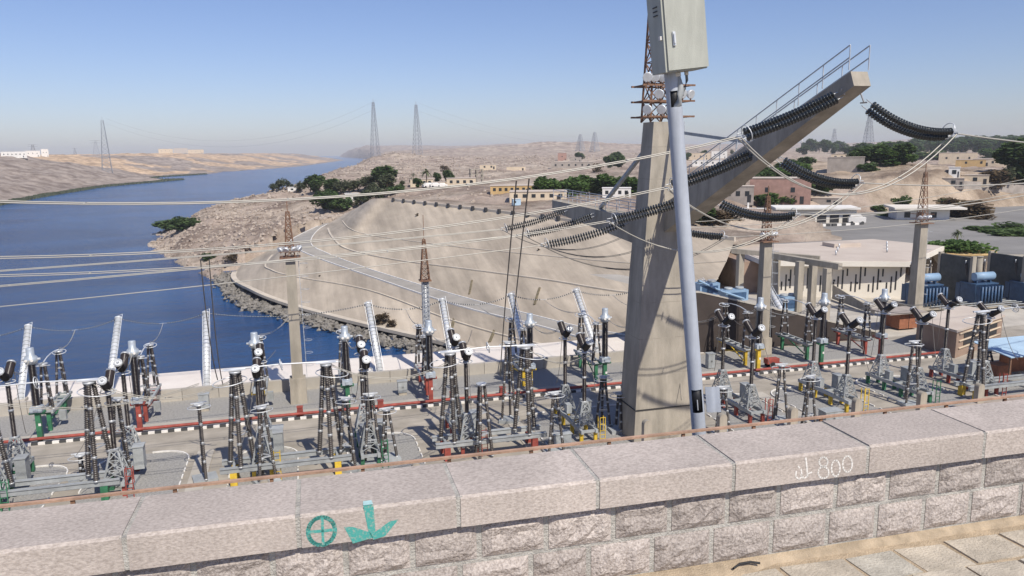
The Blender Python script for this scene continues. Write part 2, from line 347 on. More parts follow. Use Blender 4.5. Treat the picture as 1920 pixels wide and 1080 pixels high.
def hit(u, v, r_min=85, r_max=6000):
    d = ray(u, v); k = 1/math.hypot(d.x, d.y); r = r_min
    while r < r_max:
        p = Vector((0,0,H))+d*(k*r); h = land(p.x, p.y)[0]
        if p.z <= h: p.z = h; return p
        r *= 1.006
    return Vector((0,0,H))+d*(k*r_max)
struct(MB().add([(-3000,76,WZ),(3000,76,WZ),(6000,12000,WZ),(-6000,12000,WZ)], [(0,1,2,3)]).build('river', 'water'))

# concrete-faced embankment with road and berms
def strip(j0, j1, off0=Vector(), off1=Vector(), rows=ROWS, sub=1):
    m = MB(); vs = []; n = len(rows)
    for p in rows:
        for k in range(sub+1): vs.append((p[j0]+off0).lerp(p[j1]+off1, k/sub))
    m.add(vs, [(i*(sub+1)+k, i*(sub+1)+k+1, (i+1)*(sub+1)+k+1, (i+1)*(sub+1)+k) for i in range(n-1) for k in range(sub)], False); return m
emb = strip(0, 0, outd*12, Vector(), sub=1)
em = MB()
for a, b_ in ((0,1),(1,2),(2,3),(4,5),(5,6)):
    s_ = strip(a, b_, sub=3); em.add(s_.v, s_.f)
E_ = em.build('embankment', 'slope'); struct(E_)
struct(emb.build('embankment_crest', 'terrain'))
me = C.objects['embankment_crest'].data; ca = me.color_attributes.new('land', 'FLOAT_COLOR', 'POINT'); ca.data.foreach_set('color', [c for _ in me.vertices for c in (*PALE, 1)])
struct(strip(3, 4).build('slope_road', 'dusty_asphalt'))
def ribbon(name, j, w, h, m, sl=slice(None), shift=0.0):
    b_ = MB(); rows = ROWS[sl]
    for p, q in zip(rows, rows[1:]):
        A, B = p[j], q[j]; nrm = Vector((-(B-A).y, (B-A).x, 0)).normalized()*w
        dz = Vector((0,0,h)); A = A+nrm*shift; B = B+nrm*shift
        b_.add([A-nrm-dz*.6, B-nrm-dz*.6, B+nrm-dz*.6, A+nrm-dz*.6, A-nrm+dz, B-nrm+dz, B+nrm+dz, A+nrm+dz], [(4,5,6,7),(0,1,5,4),(2,3,7,6),(1,2,6,5),(3,0,4,7)])
    return b_.build(name, m, E_)
ribbon('berm', 1, .16, .09, 'berm', slice(14, None)); ribbon('berm', 2, .24, .13, 'berm', slice(14, None)); ribbon('berm', 5, .24, .13, 'berm', slice(10, None))
ribbon('kerb', 3, .10, .16, 'kerb_white', slice(4, None)); ribbon('kerb', 4, .10, .16, 'kerb_white', slice(4, None))
ribbon('lip', 6, .65, .35, 'berm', slice(10, None))
ribbon('crest_wall', 0, .22, .45, 'berm', slice(36, None))
crest = ROWS[37:]; acc = 0.0; nb = 0
blk = None
for p, q in zip(crest, crest[1:]):
    L = (q[0]-p[0]).length; tt = 0
    while acc <= L:
        c = p[0].lerp(q[0], acc/L)-Vector((.86,.5,0))*.3
        if blk is None: blk = MB().box((0,0,0), (.5,1.1,.75)).build('crest_block', 'dark', E_, c+Vector((0,0,.35)))
        else: k_ = blk.copy(); C.objects.link(k_); k_.location = c+Vector((0,0,.35))
        acc += 4.3
    acc -= L
# weep-hole stains / buttresses on the slope: dark drain channels
for (ua, va), (ub, vb), w in (((858,572),(846,622),.45),((936,600),(918,642),.45),((1012,540),(1002,572),.35),((885,526),(880,552),.3),((1248,560),(1236,600),.4)):
    A, B = onslope(ua, va), onslope(ub, vb); MB().bar(A, B, w, .3).build('drain_channel', 'stain', E_)
# riprap along the waterline and rubble on the headland
def rocks(name, pts, m, n=5):
    b_ = MB()
    for p, s in pts:
        q = Matrix.Rotation(random.random()*6.3, 3, Vector((random.random()-.5, random.random()-.5, 1)).normalized())
        b_.add([p+q @ Vector(v)*s*random.uniform(.7,1.2) for v in ((1,0,0),(0,1,.1),(-1,.1,0),(0,-1,0),(.1,0,.8),(0,.1,-.8))], [(0,1,4),(1,2,4),(2,3,4),(3,0,4),(1,0,5),(2,1,5),(3,2,5),(0,3,5)])
    o = b_.build(name, m); struct(o, 'stuff'); return o
pts = []
for p in ROWS[8:]:
    for _ in range(34):
        t_ = random.random(); c = p[6].lerp(p[7], t_**.8)+Vector((random.uniform(-2,2), random.uniform(-2,2), 0)); c -= Vector((.86,.5,0))*random.uniform(.6, 2.2); c.z = -9.7-.9*random.random(); pts.append((c, random.uniform(.25,.7)))
tag(rocks('riprap', pts, 'riprap'), 'dark broken riprap stones along the foot of the concrete slope', 'rocks')
pts = []
for _ in range(4200):
    y = random.uniform(215, 440); x = lerp_tab(RIGHT, y)+abs(random.gauss(0, 38)); h = land(x, y)[0]
    if h > -11 and not inpoly(x, y, EPOLY): pts.append((Vector((x, y, h)), random.uniform(.25, 1.0)))
tag(rocks('rubble', pts, 'rubble'), 'pale rubble scattered over the low headland beside the river', 'rocks')
pts = []
for _ in range(2600):
    y = random.uniform(330, 1300); x = lerp_tab(RIGHT, y)+abs(random.gauss(0, .22*y)); h = land(x, y)[0]
    if h > -9: pts.append((Vector((x, y, h)), random.uniform(.5, 1.1)*(.5+y/700)))
tag(rocks('boulder_field', pts, 'rubble'), 'boulders strewn over the far desert bank behind the trees', 'rocks')

# ================================================================ YARD GROUND
def sheet(name, poly, z, m, kind='structure', parent=None):
    o = MB().add([(x, y, z) for x, y in poly], [tuple(range(len(poly)))]).build(name, m, parent)
    if parent is None: struct(o, kind)
    return o
YB = 70.2
struct(MB().box((30, 56.2, -.3), (210, 28.6, .6)).build('yard_ground', 'roadway'))
dk = MB().box((-17, 75.3, -.35), (114, 9.4, .6)); struct(dk.build('quay_deck', 'deck')); struct(MB().box((-17, 79.2, -6.4), (114, 1.4, 11.3)).build('quay_wall', 'concrete_pale'))
struct(MB().box((100, 90, -.5), (84, 40, .6)).build('station_ground', 'concrete_pale'))
# parapet of separate blocks
pp = thing('parapet', 'low pale concrete parapet of long blocks between yard and quay', 'parapet', (0, YB, 0))
pb = None
for k in range(24):
    x = -33.4+k*3.0
    if x > 39: break
    if pb is None: pb = MB().box((0,0,.52), (2.96,.42,1.05)).build('block', 'concrete_pale', pp); pb.location = (x,0,0)
    else: c = pb.copy(); C.objects.link(c); c.location = (x, 0, 0)
def rrect(x0, x1, y0, y1, r, n=6):
    P = []
    for cx_, cy_, a in ((x1-r,y0+r,-90),(x1-r,y1-r,0),(x0+r,y1-r,90),(x0+r,y0+r,180)):
        for k in range(n+1): t_ = R(a+90*k/n); P.append((cx_+r*math.cos(t_), cy_+r*math.sin(t_)))
    return P
sheet('gravel_strip', [(-60,64.2),(62,64.2),(62,YB-.25),(-60,YB-.25)], .006, 'gravel')
sheet('concrete_strip', [(-60,63.35),(62,63.35),(62,64.2),(-60,64.2)], .05, 'concrete_pale')
sheet('gravel_margin', [(-60,62.2),(62,62.2),(62,63.35),(-60,63.35)], .006, 'gravel')
for x0, x1, y1 in ((-40,-16.2,57.2),(-14.6,-8.6,57.6),(-5.6,-1.2,56.2),(2.2,7.2,56.6),(16.2,26,57.6),(30.5,36.6,57.4),(38.2,44.5,57.4),(47.2,53.5,57.8),(56.2,64,58.2)):
    P = rrect(x0, x1, 40, y1, 2.0); sheet('gravel_island', P, .006, 'gravel')
    e = MB(); acc = 0
    for p, q in zip(P, P[1:]+P[:1]):
        A, B = Vector((*p, .06)), Vector((*q, .06)); L = (B-A).length; n = max(1, int(L/.55))
        for k in range(n):
            if k % 2 == 0: e.bar(A.lerp(B, k/n), A.lerp(B, (k+1)/n), .09, .10)
    struct(e.build('island_kerb', 'kerb_white'))
for x in (-7.6, 15.2, 37.4):
    struct(MB().box((x, 50, .03), (1.1, 14, .06)).build('path', 'concrete_pale'))
kb = MB(); kw = MB()
for k in range(260):
    x = -60+k*.47; (kb if k % 2 else kw).box((x, 61.95, .09), (.465, .2, .18))
struct(kb.build('kerb', 'kerb_black')); struct(kw.build('kerb', 'kerb_white'))
tag(MB().tube([(-60,62.35,.32),(62,62.35,.32)], .13, 8).build('fire_main', 'red'), 'long red pipe running beside the black and white kerb', 'pipe')
# dam slope below the wall, its bench and the bollards along it
struct(MB().add([(-90,5.1,17.6),(160,5.1,17.6),(160,8,16.3),(-90,8,16.3),(-90,31,6.3),(160,31,6.3),(160,34.5,6.3),(-90,34.5,6.3),(-90,43,-.2),(160,43,-.2)], [(0,1,2,3),(3,2,5,4),(4,5,6,7),(7,6,9,8)]).build('dam_slope', 'rubble'))

# ================================================================ ROADSIDE WALL AND PAVEMENT
WR = R(-1.0); WZT, WZ0 = 18.97, 18.2
wall = thing('parapet_wall', 'pink granite roadside wall with thick capping slabs over two rough stone courses', 'wall', (0, 4.30, WZ0), WR)
def wblock(name, x0, x1, y0, y1, z0, z1, m, rough=0.0, bev=.012, nx=1, nz=1):
    b_ = MB(); w = x1-x0; h = z1-z0
    if rough:                                # rock-faced block: pillowed front on a grid
        nx, nz = 7, 5; vs = []; sd = random.random()*50
        for j in range(nz+1):
            for i in range(nx+1):
                fx, fz = i/nx, j/nz; e = min(fx, 1-fx, fz, 1-fz); d = 0 if e < .01 else rough*(.55+.6*noise.noise(Vector((i*.9+sd, j*.9, 1))))
                vs.append((x0+w*fx, y0-d, z0+h*fz))
        n = len(vs); vs += [(x0, y1, z0),(x1, y1, z0),(x1, y1, z1),(x0, y1, z1)]
        fs = [(j*(nx+1)+i, j*(nx+1)+i+1, (j+1)*(nx+1)+i+1, (j+1)*(nx+1)+i) for j in range(nz) for i in range(nx)]
        bl, br, tr, tl = 0, nx, (nz+1)*(nx+1)-1, nz*(nx+1)
        fs += [(bl, n, n+1, br), (br, n+1, n+2, tr), (tl, tr, n+2, n+3), (bl, tl, n+3, n)]
        b_.add(vs, fs, False)
    else:                                    # slab with chamfered arrises
        c = bev; P = [(y0, z0), (y1, z0), (y1, z1-c), (y1-c, z1), (y0+c, z1), (y0, z1-c)]
        n = len(P); vs = [(x0, *p) for p in P]+[(x1, *p) for p in P]
        b_.add(vs, [tuple(range(n))[::-1], tuple(range(n, 2*n))]+[(i, (i+1) % n, n+(i+1) % n, n+i) for i in range(n)])
    return b_.build(name, m, wall)
joints = [-6.72, -5.75, -4.8, -3.85, -2.9, -1.98, -1.03, -.12, .81, 1.70, 2.65, 3.68, 4.66, 5.62, 6.6, 7.55, 8.5, 9.5, 10.5, 11.5]
for a, b_ in zip(joints, joints[1:]):
    wblock('cap_slab', a+.014, b_-.014, 0.0 if a in (-.12, 2.65) else random.uniform(-.003, .004), .54+random.uniform(-.01, .01), .568+random.uniform(-.004,.004), .77+random.uniform(-.004,.004), 'granite', bev=.016)
    MB().box((b_, .272, .667), (.05, .532, .192)).build('joint_mortar', 'mortar', wall)
MB().box((2.4, .28, .27), (18.4, .40, .56)).build('mortar_core', 'mortar', wall)
for c in range(2):
    x = -6.8+c*.2; z0 = .02+c*.272
    while x < 11.2:
        w = random.uniform(.37, .46); wblock('stone', x+.018, x+w-.018, .075, .3, z0+.016+random.uniform(-.006,.006), z0+.258, 'granite_rough', rough=.045); x += w
# painted marks on the cap front (front plane y = -0.012..0.008 -> paint skin at -0.016)
def paint(name, polys, m, y=-.0012):
    b_ = MB()
    for P in polys: b_.add([(x, y, z) for x, z in P], [tuple(range(len(P)))])
    return b_.build(name, m, wall)
def wl(u, v):                                # pixel -> wall front coordinates
    cw, sw = math.cos(WR), math.sin(WR); d = ray(u, v); o = Vector((0,0,H))-Vector((0,4.30,WZ0))
    n = Vector((-sw, cw, 0)); e = Vector((cw, sw, 0)); t_ = (-.0012-o.dot(n))/d.dot(n); p = o+d*t_; return (p.dot(e), p.z)
def stroke(pts, w):                          # thick polyline as quads
    out = []
    for p, q in zip(pts, pts[1:]):
        dx, dz = q[0]-p[0], q[1]-p[1]; L = math.hypot(dx, dz) or 1; nx, nz = -dz/L*w/2, dx/L*w/2; ex, ez = dx/L*w*.3, dz/L*w*.3
        out.append([(p[0]-nx-ex, p[1]-nz-ez), (q[0]-nx+ex, q[1]-nz+ez), (q[0]+nx+ex, q[1]+nz+ez), (p[0]+nx-ex, p[1]+nz-ez)])
    return out
c0 = wl(603, 996); rx, rz = (wl(628,994)[0]-c0[0]), (wl(603,970)[1]-c0[1])
ell = [(c0[0]+rx*math.cos(t_/16*math.pi), c0[1]+rz*math.sin(t_/16*math.pi)) for t_ in range(33)]
paint('green_roundel', stroke(ell, .024), 'paint_green'); paint('green_roundel_cross', stroke([wl(578,998), wl(629,993)], .018)+stroke([wl(604,972), wl(606,1020)], .016), 'paint_green', -.0016)
paint('green_arrow', [[wl(681,948), wl(700,946), wl(704,997), wl(691,998)], [wl(645,988), wl(662,988), wl(694,998), wl(700,1008), wl(662,1019)], [wl(692,998), wl(704,997), wl(730,978), wl(747,974), wl(722,1005), wl(700,1012)]], 'paint_green', -.0020)
# digits and scrawl in white chalk paint
def curve(P): return [wl(*p) for p in P]
def oval(cu, cv, ru, rv, n=14): return curve([(cu+ru*math.sin(k/n*6.283), cv-rv*math.cos(k/n*6.283)) for k in range(n+1)])
chalk = stroke(oval(1544,866,8,9), .012)+stroke(oval(1544,886,10,11), .012)+stroke(oval(1567,878,8,15), .012)+stroke(oval(1589,870,9,15), .012)
chalk += stroke(curve([(1511,858),(1513,876),(1514,893),(1507,897),(1502,890)]), .012)+stroke(curve([(1502,880),(1504,893),(1498,899),(1492,893),(1493,884)]), .011)+stroke(curve([(1514,889),(1522,885)]), .011)+stroke(curve([(1497,874),(1499,877)]), .011)
paint('white_scrawl', chalk, 'paint_white', -.0014)
A_ = wl(681,948)[0]; B_ = wl(700,946)[0]; MB().add([(A_,.018,.7765),(B_,.018,.7765),(B_-.006,.075,.7765),(A_+.004,.075,.7765)], [(0,1,2,3)]).build('green_arrow_tail', 'paint_pale', wall)
# pavement
struct(MB().box((2.4, 2.0, WZ0-.088), (22, 4.6, .14)).build('pavement_bed', 'sand'))
pv = thing('pavement', 'pale worn paving slabs with sandy joints beside the wall', 'pavement', (0, 4.30, WZ0), WR); del pv['category']; del pv['label']; pv['kind'] = 'structure'
x = -2.0
for r_ in range(7):
    y = -.03-.34*r_; x = -3.0+(r_ % 2)*.22
    while x < 10:
        w = random.uniform(.38, .52); g = .012
        P = [(x+g+random.uniform(0,.02), y-.325+random.uniform(0,.02)), (x+w-g, y-.325+random.uniform(0,.02)), (x+w-g-random.uniform(0,.02), y-random.uniform(0,.03)), (x+g, y-random.uniform(0,.03))]
        if not (r_ == 0 and x < 2.2): MB().prism(P, -.05, random.uniform(-.004, .008)-(.012 if r_ == 0 else 0)).build('slab', random.choice(['paver','paver','paver_grey']), pv)
        x += w
sd = MB(); n = 60
vs = []
for i in range(n+1):
    x = -4+i*.2; w = -.03+.06*abs(noise.noise(Vector((x*1.3, 0, 0))))+.34*sm((3.1-x)/1.2); vs += [(x, .09, .03), (x, .03-w*.4, .012), (x, .0-w, -.03)]
sd.add(vs, [(i*3+k, i*3+k+1, i*3+k+4, i*3+k+3)[::-1] for i in range(n) for k in range(2)], True); o = sd.build('sand_drift', 'sand'); o.location = (0, 4.30, WZ0); o.rotation_euler = (0,0,WR); struct(o, 'stuff'); tag(o, 'yellow sand drifted against the foot of the wall', 'sand')
p = onz(1375, 1066, WZ0+.03); q = onz(1425, 1056, WZ0+.03)
tag(MB().tube([p, p.lerp(q,.3)+Vector((0,.02,.012)), p.lerp(q,.7)+Vector((0,.02,.01)), q], .008, 6).build('cable_scrap', 'rubber'), 'short scrap of black cable lying on the sand', 'cable')
# rusty rail just behind the wall
rl = thing('rusty_rail', 'rusty low edge rail with flat posts just behind the granite wall', 'railing', (0, 4.30, 0), WR)
def rz_(x): return 0
MB().box((3, .98, 18.815), (26, .03, .016)).build('rail', 'rust_pale', rl); MB().box((3, .98, 18.765), (26, .025, .012)).build('rail', 'rust_pale', rl)
for k in range(40): MB().box((-9+k*.62, .985, 18.28), (.025, .02, 1.06)).build('post', 'rust', rl)
# ---------------------------------------------------------------- leaning pole with control cabinet
pa, pbm = onV(1310, 800, 5.6), onV(1263, 165, 5.6); pd = (pbm-pa).normalized(); pbase = pa-pd*(pa.z-17.4)/pd.z
pole = thing('control_pole', 'leaning pale grey steel pole carrying a grey control cabinet above the wall', 'pole', pbase, R(-1))
def pl(h): return pd*h
Lp = (pbm-pbase).length
rP = .0585
hA, hB = (onV(1307,770,5.6)-pbase).length, (onV(1303,728,5.6)-pbase).length      # lower hatch
hC, hD = (onV(1270,200,5.6)-pbase).length, (onV(1266,178,5.6)-pbase).length      # upper hatch
def pipe(z0, z1, name='shaft', gap=None):
    b_ = MB(); n = 28; q = pd.to_track_quat('Z', 'Y').to_matrix(); vs = []; fs = []
    for z in (z0, z1):
        for k in range(n): a = 2*math.pi*k/n; vs.append(pl(z)+q @ Vector((rP*math.cos(a), rP*math.sin(a), 0)))
    for k in range(n):
        c = (Vector(vs[k])+Vector(vs[(k+1) % n]))/2-pl(z0)
        if gap and c.normalized().dot(gap) > .72: continue
        fs.append((k, (k+1) % n, n+(k+1) % n, n+k))
    b_.add(vs, fs, True); return b_.build(name, 'pole_grey', pole)
g1 = Vector((-.35, -.94, 0)).normalized(); g2 = Vector((-.1, -.99, 0)).normalized()
pipe(0, hA); pipe(hA, hB, gap=g1); pipe(hB, hC); pipe(hC, hD+.03, gap=g2); pipe(hD+.03, Lp+.75)
MB().cyl(pl(hA-.05), pl(hB+.05), rP*.8, n=16).build('hatch_lining', 'black', pole); MB().cyl(pl(hC-.05), pl(hD+.08), rP*.8, n=16).build('hatch_lining', 'black', pole)
MB().bar(pl(hA+.02)+g1*rP*.86, pl(hA+.11)+g1*rP*.86, .008).build('earth_bar', 'galv', pole)
# hatch door hanging open to the right
b_ = MB(); hz0, hz1 = hA-.005, hB+.02; n = 9
prof = [(.062+.115*i/(n-1), -.05-.02*math.sin(i/(n-1)*3.14)-(.03 if i > 5 else 0)*(i-5)/3) for i in range(n)]
vs = [pl(z)+Vector((x_, y_, 0)) for z in (hz0, hz1) for x_, y_ in prof]+[pl(z)+Vector((x_, y_+.004, 0)) for z in (hz0, hz1) for x_, y_ in prof]
fs = [(i, i+1, n+i+1, n+i) for i in range(n-1)]+[(2*n+i+1, 2*n+i, 3*n+i, 3*n+i+1) for i in range(n-1)]
b_.add(vs, fs, True).build('hatch_door', 'pole_grey', pole)
# cabinet
q = Vector((0,0,1)).rotation_difference(pd).to_matrix(); hb = Lp+.115
def cb(x, y, z): return pl(hb)+q @ Vector((x, y, z))
bw, bd, bh = .34, .24, .62
bx0 = -.122
c_ = MB(); c_.box(cb(bx0+bw/2, -.10+bd/2-.05, bh/2), (bw, bd, bh), q); cab = c_.build('cabinet', 'box_grey', pole)
yf = -.15
MB().box(cb(bx0+bw/2+.012, yf-.008, bh/2+.004), (bw-.012, .016, bh-.012), q).build('door', 'box_grey', cab)
MB().box(cb(bx0+.075, yf-.022, .235), (.022, .014, .10), q).build('handle', 'alu', cab); MB().box(cb(bx0+.075, yf-.034, .235), (.012, .012, .07), q).build('handle_grip', 'alu', cab)
MB().box(cb(bx0-.006, yf+.03, .25), (.024, .03, .028), q).build('hinge', 'kerb_white', cab)
for k in range(3): MB().box(cb(bx0-.002, yf+.10, .42+.03*k), (.008, .07, .008), q).build('vent_slot', 'dark', cab)
MB().cyl(cb(0.02,-.03,-.035), cb(0.02,-.03,.0), .035, n=14).build('cable_gland', 'kerb_white', cab); MB().cyl(cb(.105,-.03,-.03), cb(.105,-.03,0), .016, n=10).build('cable_gland', 'kerb_white', cab)
MB().tube([cb(.025,-.03,-.03), cb(.035,-.05,-.10), cb(.03,-.055,-.17), cb(.01,-.05,-.235), pl(hC)+g2*.03], .026, 8).build('conduit', 'steel_paint', pole)
MB().tube([cb(.105,-.03,-.03), cb(.10,-.04,-.07), cb(.07,-.05,-.13), cb(.05,-.05,-.18)], .011, 6).build('conduit', 'steel_paint', pole)
MB().box(cb(-.02,.0,-.06), (.07,.05,.12), q).build('pole_bracket', 'pole_grey', pole)
# concrete bollards on the bench of the dam slope
bo = thing('bollard', 'round-topped concrete bollard on the bench below the granite wall', 'bollard', group='concrete bollards below the wall')
m = MB(); m.box((0,0,-.1), (.42,.3,.9)); m.add([(.21*math.cos(R(a)), y, .35+.21*math.sin(R(a))) for y in (-.15,.15) for a in range(0,181,20)], [(i, i+1, i+11, i+10)[::-1] for i in range(9)]+[tuple(range(10)), tuple(range(10,20))[::-1]]); m.build('stone', 'concrete', bo)
for k, (u, v) in enumerate(((1213,793),(1354,781),(1487,769),(1607,752),(1729,739),(1837,724),(905,868),(780,868),(495,900))):
    p = onV(u, v, 33.0) if k < 6 else onV(u, v+6, 33.0); p.z -= .4
    if k == 0: bo.location = p
    else: dup(bo, p)

# ================================================================ SWITCHYARD EQUIPMENT
COL = {'y': ('yellow', 'yellow'), 'g': ('green', 'green'), 'r': ('red', 'red')}
def tripod(par, c, h, m='porcelain', r=.13, spread=.75, top=.22, k=26, legs=3, a0_=90, braces=True):
    """three leaning ribbed post insulators meeting under a head plate"""
    c = Vector(c); tops = []; 
    L = []
    for i in range(legs):
        a = R(a0_+360/legs*i) if legs > 2 else R(a0_+180*i); d = Vector((math.cos(a), math.sin(a), 0))
        A, B = c+d*spread, c+d*top+Vector((0,0,h)); L.append((A, B)); seg = 4
        ins = MB(); fl = MB()
        for s_ in range(seg):
            P, Q = A.lerp(B, s_/seg), A.lerp(B, (s_+1)/seg); u_ = (Q-P).normalized()
            ins.ribbed(P+u_*.07, Q-u_*.07, r*.66, r, max(6, int(k/seg)), 9); fl.cyl(P-u_*.02, P+u_*.08, r*.85, n=9); fl.cyl(Q-u_*.08, Q+u_*.02, r*.85, n=9)
        ins.second(fl).build('insulator_leg', m, par, m2='galv')
    if braces and legs > 2:
        for f_ in (.33, .62):
            bm_ = MB()
            for i in range(legs): bm_.bar(L[i][0].lerp(L[i][1], f_), L[(i+1) % legs][0].lerp(L[(i+1) % legs][1], f_), .07)
            bm_.build('brace', 'galv', par)
    MB().cyl(c+Vector((0,0,h-.02)), c+Vector((0,0,h+.1)), top+.16, n=12).build('head_plate', 'galv', par)
def lattice(mb, c, w0, w1, h, n, t_=.05, dirs=None):
    """four-legged lattice tower, X braced"""
    c = Vector(c)
    def cn(i, z): w = (w0+(w1-w0)*z/h)/2; return c+Vector(((-w,w,w,-w)[i], (-w,-w,w,w)[i], z))
    for i in range(4): mb.bar(cn(i,0), cn(i,h), t_*1.4)
    zs = [h*(1-(1-k/n)**1.0) for k in range(n+1)]
    for k in range(n):
        for i in range(4):
            j = (i+1) % 4; mb.bar(cn(i,zs[k]), cn(j,zs[k+1]), t_*.75); mb.bar(cn(j,zs[k]), cn(i,zs[k+1]), t_*.75); mb.bar(cn(i,zs[k+1]), cn(j,zs[k+1]), t_*.75)
    return mb
YG = 'switchyard equipment rows'
def make_ct(ck):
    m, nm = COL[ck]
    o = thing('current_transformer', 'black ribbed current transformer on a %s post' % nm, 'transformer', group='current transformers on %s posts' % nm)
    MB().box((0,0,1.08), (.34,.34,2.16)).build('support_post', m, o)
    MB().box((0,0,2.22), (1.05,.5,.14)).box((0,.5,2.2), (.3,1.2,.16)).build('cross_bracket', m, o)
    MB().box((.1,-.175,1.3), (.18,.012,.2)).build('number_plate', 'kerb_white', o)
    b_ = MB().box((0,0,2.5), (.82,.72,.42)).box((0,-.4,2.5), (.3,.12,.26)); b_.cyl((0,0,2.7),(0,0,2.8),.33,n=14); b_.build('base_box', 'tank', o)
    MB().ribbed((0,0,2.8),(0,0,5.95),.21,.30,30,14).build('insulator', 'porcelain', o)
    h = MB(); h.lathe((0,0,5.93),(0,0,1),[(.26,0),(.34,.08),(.46,.22),(.48,.42),(.40,.60),(.27,.70),(.27,1.2),(.25,1.26),(.02,1.27)],16); hd = h.build('head', 'tank', o)
    MB().cyl((-.62,0,6.32),(.62,0,6.32),.09,n=8).build('terminal', 'alu', hd)
    for s_ in (-1,1): MB().cyl((s_*.2,-.45,6.32),(s_*.2,-.52,6.32),.1,n=10).build('gauge', 'kerb_white', hd)
    return o
def make_disc(ck):
    """line disconnector: beam on two coloured posts with two tripods"""
    m, nm = COL[ck]
    o = thing('line_disconnector', 'two-tripod line disconnector on %s posts' % nm, 'disconnector', group='disconnectors on %s posts' % nm)
    for y in (0, 4.2): MB().box((0,y,.75), (.28,.28,1.5)).box((0,y,1.46), (1.0,.34,.12)).build('post', m, o)
    b_ = MB()
    for x in (-.42,.42): b_.box((x,2.1,1.64), (.16,5.4,.2))
    for k in range(6): b_.box((0,-.3+k*.96,1.64), (.8,.1,.14))
    b_.build('beam', 'steel_paint', o)
    MB().bar((-.4,0,1.4),(.2,4.2,.5),.09).bar((.4,4.2,1.4),(-.2,0,.5),.09).build('cross_brace', m, o)
    for y in (.1, 4.1): tripod(o, (0,y,1.76), 3.55, r=.125, spread=.48, top=.15, k=26)
    MB().tube([(0,.1,5.45),(0,1.2,5.62),(0,2.1,5.66),(0,3.0,5.62),(0,4.1,5.45)], .045, 6).build('contact_arm', 'alu', o)
    MB().torus((0,-.1,5.25),(0,.2,1),.5,.03).build('grading_ring', 'alu', o); MB().torus((0,4.3,5.25),(0,-.2,1),.5,.03).build('grading_ring', 'alu', o)
    MB().box((.7,1.0,.9), (.5,.4,.75)).build('drive_box', 'steel_paint', o); MB().cyl((.55,1.0,.5),(.3,1.0,.05),.05,n=6).build('drive_rod', 'galv', o)
    return o
def make_breaker(ck):
    m, nm = COL[ck]
    o = thing('circuit_breaker', 'V-headed circuit breaker on %s feet' % nm, 'breaker', group='circuit breakers on %s feet' % nm)
    b_ = MB()
    for x in (-.55,.55): b_.box((x,2.1,.86), (.2,6.6,.26))
    for y in (-1.0,.6,2.1,3.6,5.1): b_.box((0,y,.86), (1.0,.16,.18))
    b_.build('base_beam', 'steel_paint', o)
    for y in (-.9,1.1,3.1,5.1):
        for x in (-.55,.55): MB().box((x,y,.36), (.24,.24,.73)).build('foot', m, o)
    for y in (0, 4.3):
        t_ = MB(); lattice(t_, (0,y,1.0), 1.25, .42, 1.75, 3, .06); t_.box((0,y,2.78), (.5,.5,.1)); p = t_.build('pedestal', 'steel_paint', o)
        MB().box((0,y,1.5), (.26,.26,.9)).cyl((0,y,1.9),(0,y,2.75),.07,n=8).build('drive_mechanism', 'galv', p)
        cl = MB(); cl.ribbed((0,y,2.85),(0,y,4.6),.125,.165,20,10); cl.ribbed((0,y,4.72),(0,y,6.55),.125,.165,20,10); cl.second(MB().cyl((0,y,4.58),(0,y,4.74),.17,n=10).cyl((0,y,2.78),(0,y,2.88),.18,n=10).cyl((0,y,6.52),(0,y,6.62),.2,n=10)).build('column_insulator', 'porcelain', o, m2='galv')
        hb_ = MB(); hb_.ball((0,y,6.78), .2, 10); hub = hb_.build('hub', 'alu', o); MB().torus((0,y,6.6),(0,0,1),.46,.035,18,5).build('grading_ring', 'alu', hub)
        for s_ in (-1, 1):
            d = Vector((0, s_*.80, .60)).normalized(); A = Vector((0,y,6.78))+d*.2; B = A+d*1.1
            MB().ribbed(A, B, .22, .27, 14, 12).build('chamber', 'porcelain', o).parent = o
            e = MB(); e.cyl(B, B+d*.1, .28, n=14); e.torus(B+d*.11, d, .22, .05, 14, 5); e.ball(B+d*.12, .09, 8); e.build('end_cap', 'galv', o)
    MB().box((.95,2.2,1.35), (.62,.8,1.5)).box((.95,2.2,2.13), (.72,.9,.06)).build('control_cabinet', 'steel_paint', o)
    MB().box((-.2,3.0,1.35), (.4,.6,.7)).build('gas_box', 'steel_paint', o)
    st = MB(); 
    for x in (.75,1.15): st.bar((x,-1.3,0),(x,-1.3,1.9),.05); st.bar((x,-.9,.8),(x,-.9,1.9),.05)
    for z in (.3,.6,.9,1.4,1.9): st.bar((.75,-1.3,z),(1.15,-1.3,z),.04)
    st.build('step_ladder', m, o)
    return o
PH = []
for k, base in enumerate((-26.9, -4.15, 18.57, 41.26, 63.9)):
    for j, ck in enumerate('ygr'): PH.append((base+(0, 7.0, 13.9)[j], ck))
proto = {ck: (make_ct(ck), make_disc(ck), make_breaker(ck)) for ck in 'ygr'}
used = set()
def place(ck, i, loc, rz=0):
    if (ck, i) not in used: used.add((ck, i)); o = proto[ck][i]; o.location = loc; o.rotation_euler = (0,0,rz); return o
    return dup(proto[ck][i], loc, rz)
WHERE = ('with open river behind it', 'near the slim quay column', 'beside the big concrete tower', 'before the brown retaining wall')
def put(ck, i, loc, bay):
    o = place(ck, i, loc); o['label'] = proto[ck][i]['base_label']+', '+WHERE[bay]
for ck in 'ygr':
    for o in proto[ck]: o['base_label'] = o['label']
for n_, (c, ck) in enumerate(PH):
    if -24 < c < 57: put(ck, 0, (c, 62.85, 0), n_//3); put(ck, 1, (c+.05, 65.1, 0), n_//3)
    bu = c+.75
    if -21 < bu < 58 and abs(c-25.57) > 1: put(ck, 2, (bu, 51.4, 0), n_//3)
for o in bpy.data.objects:
    if 'base_label' in o: del o['base_label']
